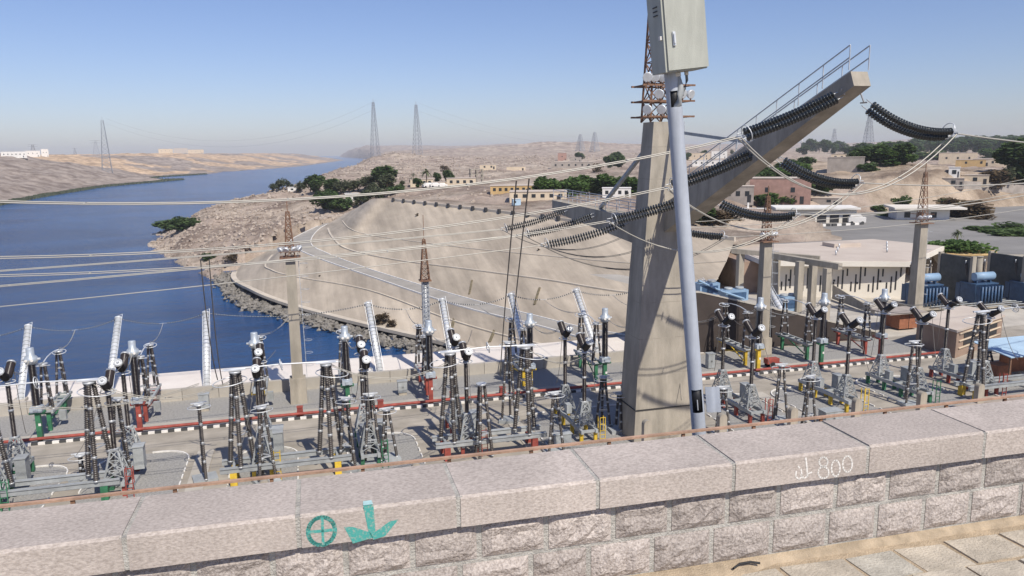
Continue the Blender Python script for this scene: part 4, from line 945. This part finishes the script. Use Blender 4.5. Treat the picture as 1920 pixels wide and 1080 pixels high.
# fire walls and transformers
for k, (u, v, ut) in enumerate(((1787,566,0),(1882,565,0),(1700,560,0))):
    if k == 2: continue
    c_ = onz(u, v, 0); o = thing('fire_wall', 'tall dark fire wall with pale concrete end posts, %s' % ('beside the blue transformer in front of the planted island', 'between two blue transformers')[k], 'wall', (c_.x, c_.y, 0))
    MB().box((0,0,3.2),(.45,5.0,6.4)).build('panel', 'firewall', o)
    for y in (-2.7, 2.7): MB().box((0,y,3.25),(.62,.4,6.7)).build('end_post', 'concrete', o)
TR = thing('power_transformer', 'blue power transformer with ribbed radiators and a pale conservator drum', 'transformer', group='blue power transformers by the fire walls')
MB().box((0,0,1.7),(3.6,2.4,2.6)).box((0,0,3.05),(3.8,2.6,.14)).build('tank', 'blue', TR)
for s_ in (-1, 1):
    r_ = MB()
    for k in range(11): r_.box((-1.75+k*.35,s_*1.65,1.8),(.06,.7,2.2))
    r_.build('radiator', 'blue', TR)
rb = MB()
for k in range(7): rb.cyl((-1.6+k*.53,-2.15,.5),(-1.6+k*.53,-2.15,2.9),.13,n=8)
rb.build('cooler_pipes', 'blue', TR)
MB().cyl((-1.5,-.5,4.0),(1.6,-.5,4.0),.55,n=16).build('conservator', 'blue_pale', TR)
for x in (-1.1,1.1): MB().box((x,-.5,3.3),(.15,.5,.6)).build('conservator_leg', 'blue', TR)
for x in (-1.2,0,1.2):
    MB().ribbed((x,.6,3.1),(x*1.3,.9,5.6),.13,.2,16,9).build('bushing', 'porcelain', TR); MB().cyl((x*1.3,.9,5.6),(x*1.3,.9,6.0),.06,n=6).build('terminal', 'alu', TR)
MB().box((0,0,.2),(4.6,4.6,.4)).build('plinth', 'concrete', TR)
cs = [onz(1730,575,0), onz(1832,572,0), onz(1925,570,0)]
TR.location = cs[0]
for c_ in cs[1:]: dup(TR, c_)
for u, v in ((1742,498),(1838,482)):
    p = onV(u, v, 92); o = thing('vent_stack', 'slim grey concrete stack rising behind the fire walls', 'post', (p.x, 92, 0), group='grey stacks behind the fire walls'); MB().cyl((0,0,0),(0,0,p.z),.42,.38,14).build('shaft', 'concrete', o); MB().cyl((0,0,p.z),(0,0,p.z+.12),.46,n=14).build('cap', 'concrete', o)
# transformer bay pipework
for k in range(7):
    y = 78.5+k*.7; wire([(78,y,.5+.1*(k%3)),(86,y-.1,.55+.1*(k%3)),(99,y,.5+.1*(k%2))], .07, 'grey pipe of the low pipe rack before the transformers', 'steel_paint', 'rack_pipe', grp='pipes of the low pipe rack')
# brown control building
o = thing('relay_house', 'low brown brick relay house with pale flat roof and louvred end', 'building', (0,0,0))
c0_, c1_, c2_ = onz(1716,648,0), onz(1790,672,0), onz(1876,640,0)
back = c0_+(c2_-c1_); P = [(p.x, p.y) for p in (c0_, c1_, c2_, back)]
MB().prism(P, -.1, 2.7).build('wall', 'brown_brick', o); cxm = sum(p[0] for p in P)/4; cym = sum(p[1] for p in P)/4
MB().prism([(cxm+(x-cxm)*1.05, cym+(y-cym)*1.05) for x, y in P], 2.71, 2.95).build('roof', 'roof_tan', o)
e = (c2_-c1_).normalized(); n_ = Vector((e.y,-e.x,0)); qr = Matrix((e, -n_, Vector((0,0,1)))).transposed(); L = (c2_-c1_).length
for j in range(2):
    for i in range(2): MB().box(c1_+e*(L*(.3+.42*i))+n_*.02+Vector((0,0,1.3+.75*j)), (L*.3,.08,.4), qr).build('louvre', 'dark', o)
for j in range(3): MB().box(c1_+e*(L*.5)+n_*.06+Vector((0,0,.95+.75*j)), (L*.9,.14,.1), qr).build('band', 'cream', o)
o = thing('orange_shed', 'small orange-brown shed under a dark canopy beside the ramp', 'shed', onz(1690,612,0)); MB().box((0,0,.9),(2.6,2.2,1.8)).build('walls', 'orange', o); MB().box((-.6,0,1.95),(5.2,3.4,.14)).build('canopy', 'house_grey', o); MB().box((0,-1.12,.85),(.04,.03,1.7)).build('door_seam', 'dark', o)
p = onz(1905,712,0); o = thing('tin_shed', 'open shed with a pale blue tin roof at the right end of the yard', 'shed', (p.x+2, p.y+1, 0)); m = MB(); m.add([(-4.2,-2.2,2.5),(5,-2.2,2.5),(5,2.2,3.0),(-4.2,2.2,3.0),(-4.2,-2.2,2.58),(5,-2.2,2.58),(5,2.2,3.08),(-4.2,2.2,3.08)], [(0,3,2,1),(4,5,6,7),(0,1,5,4),(1,2,6,5),(2,3,7,6),(3,0,4,7)]); m.build('roof', 'sky_tin', o)
for x in (-4,0,4.6):
    for y in (-2,2): MB().box((x,y,1.25),(.14,.14,2.5)).build('post', 'rust', o)
MB().box((.6,1.2,.9),(4.4,.2,1.8)).build('back_wall', 'orange', o); MB().box((-2.6,.4,.6),(1.6,1.4,1.2)).build('stored_box', 'orange', o)
# car park, island, gate
sheet('car_park', CP, 4.0, 'asphalt')
struct(MB().prism(CP, 1.0, 3.99).build('car_park_terrace', 'concrete_pale'))
def tower_pt(u, v): return onz(u, v, 4.0)
pc = tower_pt(1797, 472); o = thing('planter', 'round planted island with clipped hedge in the car park', 'planter', (pc.x, pc.y, 4.0)); MB().cyl((0,0,0),(0,0,.25),5.4,n=28).build('kerb', 'ochre', o)

# ================================================================ VEGETATION
def crown(n, rx, rz, lm, seed, leaf=.34, lobes=7):
    rnd = random.Random(seed); b_ = MB(); L = [(Vector((rnd.uniform(-.6,.6)*rx, rnd.uniform(-.6,.6)*rx, rnd.uniform(-.5,.6)*rz)), rnd.uniform(.38,.62)) for _ in range(lobes)]
    for _ in range(n):
        c, s = rnd.choice(L); d = Vector((rnd.gauss(0,1), rnd.gauss(0,1), rnd.gauss(0,1))).normalized()*(rnd.random()**.4); p = c+Vector((d.x*rx*s, d.y*rx*s, d.z*rz*s))
        q = Matrix.Rotation(rnd.uniform(0,6.28), 3, 'Z') @ Matrix.Rotation(rnd.uniform(-1.0,1.0), 3, 'X'); w = leaf*rnd.uniform(.6,1.3)
        b_.add([p+q @ Vector(v) for v in ((-w,-w*.6,0),(w*.9,-w*.5,.1*w),(w*.7,w*.7,0),(-w*.6,w*.8,-.1*w))], [(0,1,2,3)])
    return b_
TREES = []
def make_tree(name, label, grp, lm, rx, rz, th, n, seed, leaf=.34):
    o = thing(name, label, 'tree', group=grp); rnd = random.Random(seed); m = MB(); m.cyl((0,0,-.3),(.1,.05,max(th,.3)+rz*.3),.14,.08,8)
    for k in range(5): a = k*1.26+rnd.random(); m.cyl((0,0,th*.75),(math.cos(a)*rx*.55,math.sin(a)*rx*.55,th+rz*(.2+.5*rnd.random())),.09,.03,5)
    m.build('trunk', 'bark', o); c = crown(n, rx, rz, lm, seed, leaf).build('crown', lm, o); c.location = (0,0,th+rz*.55); return o
T1 = make_tree('broadleaf_tree', 'dense dark green broadleaf tree of the riverside grove', 'dark trees by the river and village', 'leaf', 2.6, 2.9, .9, 1700, 1)
T2 = make_tree('feathery_tree', 'loose grey-green feathery tree among the darker trees', 'grey-green trees', 'leaf_grey', 2.3, 3.2, 1.2, 1100, 2, .3)
T3 = make_tree('orchard_tree', 'bright green rounded orchard tree beyond the embankment crest', 'bright green orchard trees', 'leaf_bright', 2.9, 2.5, .5, 1600, 3)
T4 = make_tree('low_bush', 'low spreading green bush on bare ground', 'low green bushes', 'leaf', 2.4, 1.5, -.2, 900, 4, .28)
T5 = make_tree('dry_shrub', 'dry brown leafless-looking shrub', 'dry brown shrubs', 'leaf_dry', 2.0, 1.6, .0, 600, 5, .22)
HT = {0: 5.4, 1: 6.2, 2: 4.4, 3: 2.0, 4: 2.4}
pm = thing('palm_tree', 'slim date palm with a ragged crown', 'palm', group='date palms'); m = MB(); m.cyl((0,0,-.2),(.1,0,5.2),.22,.16,8); m.build('trunk', 'bark', pm); m = MB(); rnd = random.Random(9)
for k in range(30):
    a = rnd.uniform(0,6.28); el = rnd.uniform(-.5,1.2); d = Vector((math.cos(a)*math.cos(el), math.sin(a)*math.cos(el), math.sin(el))); s_ = Vector((-math.sin(a), math.cos(a), 0)); P = [Vector((.1,0,5.2))+d*(2.3*t_)-Vector((0,0,1.3*t_*t_)) for t_ in (0,.35,.7,1)]
    for p, q_, w0_, w1_ in zip(P, P[1:], (.05,.2,.2), (.2,.2,.03)): m.add([p-s_*w0_, p+s_*w0_, q_+s_*w1_, q_-s_*w1_], [(0,1,2,3)])
m.build('fronds', 'leaf_grey', pm)
PR = [T1, T2, T3, T4, T5, pm]; HT[5] = 6.4; firstuse = set()
TL = ['dark green broadleaf tree', 'loose grey-green tree', 'bright green rounded tree', 'low green bush', 'dry brown shrub', 'slim date palm']
def tree(u, v, hpx, kind, wide=1.0, rmin=85):
    if u < 760 and kind < 2:
        hpx *= 1.02; wide *= 1.35
        if int(u) % 5 < 2: kind = 1
    elif u > 1000 and kind in (0, 2): hpx *= 1.1; wide *= 1.15
    p = hit(u, v, rmin); r = math.hypot(p.x, p.y); hm = hpx*r/F*1.02; s = hm/HT[kind]; s = max(.25, min(s, 4.2))
    where = 'in the riverside grove' if u < 770 else 'beyond the bare plateau' if u < 1250 else 'behind the gate' if u < 1580 else 'in the village beyond the car park'
    if kind not in firstuse: firstuse.add(kind); o = PR[kind]; o.location = p; o.rotation_euler = (0,0,random.uniform(0,6)); o.scale = (s*wide, s*wide, s)
    else: o = dup(PR[kind], p, random.uniform(0,6.28), (s*wide, s*wide, s))
    o['label'] = TL[kind]+' '+where; o['group'] = TL[kind]+'s '+where
for a in ((512,360,16,1),(530,358,24,1),(545,356,12,0),(565,362,22,0),(582,362,26,1),(598,360,30,0),(618,366,28,0),(640,366,30,0),(655,362,26,0),(672,360,26,1),(690,358,30,0),(712,356,42,0),(726,356,34,1),(700,366,26,0),(612,392,34,0),(628,394,30,0),(640,396,20,3),(676,388,24,0),(690,382,30,0),(706,378,28,1),(720,372,20,0),(745,362,14,3),(755,350,12,1),(772,348,16,1),(783,352,18,0),(800,350,34,5),(775,340,16,5),(822,342,18,0),(836,342,22,0),(846,343,14,0),(834,322,12,4),(905,338,9,5),
          (1010,366,22,2),(1028,364,28,2),(1046,366,26,2),(1064,364,28,2),(1084,366,28,2),(1102,364,30,2),(1120,366,28,0),(1138,364,32,2),(1156,366,30,0),(1174,364,30,2),(1190,366,28,2),(1060,350,14,4),(1095,346,16,4),(1130,342,16,4),(1150,312,24,0),(1140,315,20,0),(1165,314,22,0),(1086,302,14,0),(1120,322,16,4),
          (1425,340,16,0,1.6),(1442,336,18,0,1.6),(1458,332,20,0,1.6),(1474,328,20,0,1.5),(1490,324,20,0,1.5),(1506,318,20,0,1.4),(1478,388,18,2,1.3),(1440,388,20,2,1.4),(1424,390,18,0,1.2),(1515,364,20,0,1.3),(1534,366,26,0,1.3),(1552,364,22,0,1.3),(1420,350,24,1),(1395,352,26,0),(1318,424,28,0,1.3),(1300,426,26,1,1.2),(1338,420,20,4,1.5),(1352,416,22,4,1.4),(1372,412,18,4,1.4),
          (1524,284,24,0),(1536,286,20,1),(1552,286,20,0),(1566,288,16,0),(1512,284,14,0),(1618,308,26,0,1.3),(1634,308,28,0,1.4),(1650,308,26,0,1.4),(1668,308,24,2,1.3),(1684,306,30,0,1.2),(1698,308,20,2,1.3),(1625,322,14,3),(1722,286,20,0,1.3),(1738,287,18,1,1.2),(1756,286,20,0,1.3),(1772,288,18,0,1.3),(1790,286,22,0,1.3),(1806,287,20,0,1.3),(1824,286,22,1,1.3),(1842,287,20,0,1.4),(1860,286,20,0,1.3),(1880,288,22,0,1.3),(1900,287,20,0,1.3),(1915,288,22,0,1.3),(1600,296,16,0),(1585,292,14,0),
          (1900,336,46,0,1.1),(1916,346,60,0,1.0),(1888,350,34,1,1.2),(1870,352,26,4,1.3),(1800,410,34,4,1.6),(1785,405,26,0,1.4),(1815,412,30,4,1.5),(1830,415,26,4,1.4),(1692,392,14,3),(1646,396,10,3),(1668,410,10,3,1.6),(1685,411,12,3,1.8),(1840,438,12,3,2),(1870,444,12,3,2),(1895,448,14,3,2),(1910,440,16,3,2),
          (1432,346,20,0,1.5),(1450,342,20,2,1.5),(1468,338,20,0,1.5),(1484,332,22,0,1.4),(1498,328,20,2,1.3),(1530,280,26,0),(1544,282,22,1),(1505,290,14,0,1.3),(1575,284,16,0,1.2),(1626,300,26,0,1.4),(1642,300,26,2,1.4),(1660,300,24,0,1.4),(1676,298,26,0,1.3),(1692,296,24,0,1.2),(1712,296,18,0,1.3),(1730,282,22,0,1.4),(1748,281,20,0,1.3),(1764,281,22,0,1.4),(1782,280,20,1,1.4),(1798,281,22,0,1.4),(1815,280,22,0,1.4),(1833,281,20,0,1.4),(1851,280,22,2,1.4),(1870,281,22,0,1.4),(1890,280,22,0,1.4),(1908,281,22,0,1.4),(1860,300,16,2,1.4),(1895,302,18,0,1.4),(1740,300,14,3,1.6),(1290,300,12,0),(1318,296,12,0),(1372,292,12,1),(1395,300,16,0),(1360,345,18,0,1.3),(1378,348,20,1,1.2),
          (318,434,18,3,1.3),(334,430,18,3,1.3),(350,426,16,3,1.3),(365,422,8,3),(390,486,10,3),(434,506,12,4,1.4)): tree(*a)
tree(715, 612, 20, 4, 1.2, 60) if False else None
for u, v, s_, kd in ((716,606,.8,4),(735,612,.5,4),(850,650,.6,4),(868,655,.5,4),(782,405,.22,4),(600,520,.16,4),(1010,470,.12,4),(578,505,.2,4)):
    o = dup(PR[kd], onslope(u, v)+Vector((0,0,.15)), random.uniform(0,6), s_, label='small dry tuft rooted in the concrete slope', group='tufts on the concrete slope')
# left-bank reed fringe: dense green shrubs, uncountable
fr = MB(); rnd = random.Random(3)
for _ in range(5200):
    y = rnd.uniform(560, 1420); x = lerp_tab(LEFT, y)-rnd.uniform(-1, 7)*(1+.4*noise.noise(Vector((y*.02,0,0)))); z = max(land(x, y)[0], WZ); w = rnd.uniform(.6,1.5); a = rnd.uniform(0,3.14)
    fr.add([(x-w*math.cos(a),y-w*math.sin(a),z-.3),(x+w*math.cos(a),y+w*math.sin(a),z-.3),(x+w*.7*math.cos(a)+.3,y+w*.7*math.sin(a),z+w*1.5),(x-w*.5*math.cos(a),y-w*.5*math.sin(a)-.3,z+w*1.3)], [(0,1,2,3)])
o = fr.build('reed_fringe', 'leaf_grey'); struct(o, 'stuff'); tag(o, 'green fringe of reeds and shrubs along the far river bank', 'reeds')
hd = crown(2600, 5.0, 1.3, 'leaf_bright', 12, .3, 14).build('island_hedge', 'leaf_bright'); hd.location = (pc.x, pc.y, 5.0); tag(hd, 'clipped green hedge filling the round island of the car park', 'hedge')
p = tower_pt(1793, 466); dup(pm, (p.x, p.y, 4.2), 0, .5)

# ================================================================ HOUSES
def house(u0_, u1_, v, vt, m, label, depth=None, nwin=3, rmin=85, cat='house', z=None, rows=1, door=True):
    pm_ = hit((u0_+u1_)/2, v, rmin) if z is None else onz((u0_+u1_)/2, v, z)
    d = ray((u0_+u1_)/2, v); hd_ = Vector((d.x, d.y, 0)).normalized(); r = Vector((pm_.x, pm_.y, 0)).dot(hd_); k = math.hypot(pm_.x, pm_.y)/F/.995
    w = (u1_-u0_)*k; h = max(1.2, (v-vt)*k); dp = depth or max(3.0, w*.6)
    az_ = math.atan2(-hd_.x, hd_.y)
    o = thing('house', label, cat, pm_, az_)
    MB().box((0,dp/2,h/2-.4),(w,dp,h+.8)).build('wall', m, o)
    MB().box((0,dp/2,h+.06),(w+.3,dp+.3,.12)).build('roof', 'roof_tan' if m != 'house_white' else 'house_white', o)
    for j in range(rows):
        for i in range(nwin):
            x = -w/2+w*(i+.7)/(nwin+.4); zz_ = h*(j+.55)/rows; f = MB().box((x,-.02,zz_),(min(1.1,w/nwin*.45),.08,min(1.3,h/rows*.4))).build('window', 'glass_dark', o)
    if door: MB().box((w*.36,-.02,min(1.0,h*.3)),(min(1.0,w*.12),.08,min(2.0,h*.6))).build('door', 'dark', o)
    return o
for a in ((1410,1512,386,342,'brick_pink','long pinkish brick house with small windows beyond the gate',None,2),(1356,1410,380,352,'house_grey','grey concrete house with dark windows beside the pink brick house',None,3),(1556,1614,321,298,'house_grey','bare grey block house above the sandy mound',None,0),
          (1500,1572,384,374,'house_grey','long low shed with grey tin roof behind the gate building',None,2),(1768,1822,308,290,'cream','cream compound house with flat slab roof beyond the mound',None,3),(1838,1905,312,300,'cream','long cream building with dark openings behind the compound wall',None,4),(1800,1850,312,302,'ochre','tan annex beside the cream compound house',None,2),
          (1780,1796,338,322,'house_white','tiny white house front standing on the sandy slope',None,1),(1772,1802,350,337,'house_grey','dark roofless hut on the sandy slope',None,1),(1808,1846,350,336,'cream','pale roofless hut beside the dark hut',None,1),
          (1285,1330,300,288,'cream','cream block house on the distant town hill',None,4),(1335,1362,297,284,'house_white','white house on the distant town hill',None,3),(1365,1400,300,290,'house_grey','grey house on the distant town hill',None,3),(1300,1352,312,302,'house_white','long white hall below the distant town hill',None,5),(1405,1440,296,287,'cream','small cream house at the edge of the distant town',None,3),
          (1290,1310,286,276,'house_grey','grey flat block at the top of the distant town',None,2),(1560,1584,303,292,'cream','pale cube house between the village trees',None,2),(1690,1720,300,288,'house_grey','grey village house behind the big dark tree',None,2),(1740,1765,296,286,'cream','sandy coloured village house in the far tree row',None,2),
          (541,566,360,353,'house_white','small white house on the rubble headland under the trees',None,2),(648,672,380,364,'house_white','white boathouse over a grey stone wall among the trees',None,2),(770,812,350,338,'cream','low cream bungalow row behind the palms',None,4),(818,836,352,343,'ochre','small ochre building beside the bungalows',None,1),(838,892,349,336,'cream','long cream depot beside the concrete frame',None,4),
          (920,1000,364,350,'ochre','long ochre wall-like building with white marks beyond the bare plateau',None,7),(956,1062,376,360,'cream','low tan workshop near the left end of the level arm',None,6),(1034,1112,316,305,'house_grey','long grey shed with broad roof on the far plain',None,6),(1046,1062,302,288,'brick_pink','dark brick ruin on the far plain',None,1),(1068,1090,304,296,'house_grey','small grey ruin beside the brick ruin',None,1),
          (1130,1182,370,354,'house_white','pale workshop with white walls beside the orchard',None,4),(900,930,318,310,'cream','low cream enclosure on the far desert plain',None,2),(950,985,320,313,'cream','second low cream enclosure with blank walls on the desert plain',None,0),
          (10,44,296,287,'house_white','long white building on the far bank skyline',None,6),(52,72,294,285,'house_white','white block with dark floor bands on the far bank',None,3),(80,90,294,282,'house_white','tall narrow white block on the far bank skyline',None,2),(300,322,288,281,'cream','sandy coloured block on the far dune skyline',None,3),(328,350,287,279,'cream','pale tower blocks above the far dunes',None,3),(355,380,288,282,'cream','low pale block above the far dunes',None,3)):
    house(*a[:6], nwin=a[7])
# unfinished concrete frame
p = hit(895, 345); o = thing('unfinished_building', 'unfinished grey concrete frame tower behind the depot', 'building', p); k = math.hypot(p.x,p.y)/F
w_, h_ = 22*k, 26*k
for x in (-.5,0,.5):
    for y in (0,.6): MB().box((x*w_,y*w_,h_/2),(.35,.35,h_)).build('post', 'concrete', o)
for z in (.33,.66,1): MB().box((0,.3*w_,h_*z),(w_*1.1,w_*.7,.25)).build('slab', 'concrete', o)
# blue kiosk on the plateau
p = hit(968, 385); o = thing('plateau_kiosk', 'small pale blue cabin standing alone on the bare plateau', 'cabin', p); k = math.hypot(p.x,p.y)/F; MB().box((0,0,6*k),(15*k,10*k,12*k)).build('wall', 'sky_tin', o); MB().box((0,0,12.2*k),(16.5*k,11.5*k,.5*k)).build('roof', 'house_white', o); MB().box((-3*k,-5.1*k,6.5*k),(3*k,.3*k,3.5*k)).build('window', 'glass_dark', o)
# gate, arcade, kiosk, fence
k = tower_pt(1412, 424).length/F
p = tower_pt(1412, 424); g = thing('entrance_gate', 'white entrance gate portal with flat canopy', 'gate', p, -R(25))
for x in (-17,-12,14,18): MB().box((x*k,0,15*k),(2.6*k,2.6*k,30*k)).build('pillar', 'house_white', g)
MB().box((0,0,31*k),(44*k,10*k,2.6*k)).build('canopy', 'house_white', g); MB().box((-10*k,0,37*k),(3*k,3*k,10*k)).build('finial', 'house_white', g)
p = tower_pt(1530, 418); kk = p.length/F; g = thing('gate_house', 'long white gate house with dark arcade openings', 'building', p, -R(25)); MB().box((0,4,12*kk),(132*kk,8,24*kk)).build('wall', 'white_wall', g); MB().box((0,3.5,25.5*kk),(140*kk,9.5,3*kk)).build('roof', 'house_white', g)
for i in range(6): MB().box(((-54+i*21)*kk,-.02,8*kk),(15*kk,.1,14*kk)).build('opening', 'dark', g)
p = tower_pt(1335, 424); g = thing('guard_cabin', 'pale blue guard cabin beside the white gate', 'cabin', p, -R(20)); MB().box((0,1.5,9*k),(30*k,3,18*k)).build('wall', 'sky_tin', g); MB().box((0,1.5,18.5*k),(33*k,3.6,1*k)).build('roof', 'house_white', g); MB().box((5*k,-.02,9*k),(8*k,.08,7*k)).build('window', 'glass_dark', g)
A, B = tower_pt(1352, 424), tower_pt(1392, 424); g = thing('gate_fence', 'teal panel fence with white posts between cabin and gate', 'fence', A)
for i in range(4): P = (B-A)*(i/3.0); MB().box(P+Vector((0,0,8*k)),(1.6*k,1.6*k,16*k)).build('post', 'house_white', g)
for i in range(3): MB().bar((B-A)*(i/3.0)+Vector((0,0,7*k)), (B-A)*((i+1)/3.0)+Vector((0,0,7*k)), .06, 11*k).build('panel', 'teal', g)
p = tower_pt(1730, 412); kk = p.length/F; g = thing('pump_house', 'flat-roofed white building beyond the car park with a projecting slab', 'building', p, -R(28)); MB().box((0,4,9*kk),(80*kk,8,18*kk)).build('wall', 'house_white', g); MB().box((6*kk,3,19.5*kk),(108*kk,11,3*kk)).build('roof', 'white_wall', g)
for i in range(3): MB().box(((-24+i*20)*kk,-.02,8*kk),(9*kk,.1,9*kk)).build('window', 'glass_dark', g)
for i, (u, v) in enumerate(((1586,416),(1606,420))): p = tower_pt(u, v); g = thing('white_van', 'small pale van parked by the gate house', 'van', p, -R(30), 'vans parked by the gate house'); MB().box((0,0,1.0),(3.6,1.7,1.1)).frustum((-.2,0,1.5),(2.8,1.6),(-.3,0,2.1),(2.2,1.4)).build('body', 'house_white', g); [MB().cyl((x,-.86,.35),(x,.86,.35),.34,n=12).build('wheels', 'rubber', g) for x in (-1.1,1.1)]
# striped kerb before the gate house
a, b_ = tower_pt(1478, 427), tower_pt(1556, 424); c_, d_ = tower_pt(1560, 424), tower_pt(1618, 421); kb, kw = MB(), MB()
for A, B in ((a, b_), (c_, d_)):
    n = int((B-A).length/1.1)
    for i in range(n): (kw if i % 2 else kb).bar(A.lerp(B, i/n)+Vector((0,0,.25)), A.lerp(B, (i+1)/n)+Vector((0,0,.25)), .4, .5)
struct(kb.build('striped_kerb', 'kerb_black')); struct(kw.build('striped_kerb', 'kerb_white'))
# compound wall on the sandy slope
A, B = hit(1792, 360), hit(1925, 368); g = thing('compound_wall', 'long dark block wall along the top of the sandy slope', 'wall', A); n = 6
for i in range(n): P, Q = (B-A)*(i/n), (B-A)*((i+1)/n); MB().bar(P+Vector((0,0,1.2)), Q+Vector((0,0,1.2)), .3, 2.6).build('panel', 'house_grey', g)
p = hit(1503, 284, 200); g = thing('minaret', 'slim white minaret on the skyline', 'minaret', p); kk = math.hypot(p.x,p.y)/F; MB().cyl((0,0,0),(0,0,14*kk),2*kk,1.6*kk,10).build('shaft', 'house_white', g); MB().cyl((0,0,14*kk),(0,0,15*kk),2.6*kk,n=10).build('gallery', 'house_white', g); MB().cyl((0,0,15*kk),(0,0,22*kk),1.2*kk,.1,8).build('spire', 'house_white', g)
# white vehicles on the plateau
for i, u in enumerate((802, 815, 828)): p = hit(u, 352); g = thing('parked_car', 'small white car parked beside the bare plateau', 'car', p, R(20), 'white cars parked by the plateau'); MB().box((0,0,.75),(4.2,1.8,.8)).frustum((0,0,1.15),(2.8,1.7),(0,0,1.75),(1.9,1.5)).build('body', 'house_white', g); [MB().cyl((x,-.92,.36),(x,.92,.36),.36,n=10).build('wheels', 'rubber', g) for x in (-1.3,1.3)]

# ================================================================ PYLONS
def pylon(u, v, vt, r, w, label, arms=0, grp=None, th=.24):
    b_ = at(u, v, r); b_.z = max(land(b_.x, b_.y)[0], WZ)-1; t_ = at(u, vt, r); h = t_.z-b_.z; o = thing('pylon', label, 'pylon', b_, random.uniform(.2,.6), grp); m = MB(); lattice(m, (0,0,0), w, w*.22, h*.94, 12, th); m.bar((0,0,h*.94),(0,0,h),.3); m.build('lattice', 'pylon', o)
    for i in range(arms): z = h*(.94-.13*i); MB().bar((-w*.75,0,z),(w*.75,0,z),.45).bar((-w*.75,0,z),(0,0,z+h*.03),.3).bar((w*.75,0,z),(0,0,z+h*.03),.3).build('cross_arm', 'pylon', o)
    return b_, h
pylon(705, 320, 185, 980, 9.5, 'tall lattice pylon on the rocky knoll at the river edge'); pylon(784, 320, 190, 1010, 10, 'tall lattice pylon standing inland of the rocky knoll')
pylon(198, 290, 219, 1150, 12, 'tall lattice pylon on the far bank'); pylon(181, 290, 262, 1900, 14, 'small distant pylon behind the far-bank pylon', 2); pylon(63, 290, 270, 1800, 12, 'short distant pylon by the white far-bank buildings', 2); pylon(141, 290, 277, 1700, 6, 'squat water tower-like mast on the far bank skyline', 1)
pylon(1627, 282, 212, 900, 12, 'lattice pylon with cross arms above the village trees', 3); pylon(1563, 278, 240, 1700, 13, 'faint lattice pylon farther behind the village', 3); pylon(1088, 284, 250, 1900, 18, 'distant lattice pylon left of a twin on the hill', 0, None, .5); pylon(1115, 283, 246, 1850, 18, 'distant lattice pylon right of its twin on the hill', 0, None, .5); pylon(930, 290, 274, 2600, 16, 'tiny distant pylon on the low hill', 1)
# long spans over the river between the tall pylons
for z_, lab in ((185, 'upper'), (200, 'lower')):
    wire(catenary(at(198, 222+(z_-185)*.6, 1150), at(705, z_+3, 980), 38, 24), .07, 'faint %s power line spanning the river between tall pylons' % lab, 'pylon'); wire(catenary(at(784, z_+8, 1010), at(1115, 250+(z_-185)*.5, 1850), 22, 24), .08, 'faint %s power line from the inland pylon to the hill' % lab, 'pylon')
# ---------------------------------------------------------------- haze
hz = MB().box((0, 4080, 44), (9000, 8300, 118)).build('haze', 'black'); struct(hz, 'stuff'); tag(hz, 'thin pale desert haze lying over the river valley', 'haze')
hm = bpy.data.materials.new('haze'); hm.use_nodes = True; hm.node_tree.nodes.clear(); ou = hm.node_tree.nodes.new('ShaderNodeOutputMaterial'); vo = hm.node_tree.nodes.new('ShaderNodeVolumePrincipled'); vo.inputs['Color'].default_value = (.92,.94,1,1); vo.inputs['Density'].default_value = .00013; vo.inputs['Anisotropy'].default_value = 0
hm.node_tree.links.new(vo.outputs[0], ou.inputs['Volume']); hz.data.materials.clear(); hz.data.materials.append(hm)
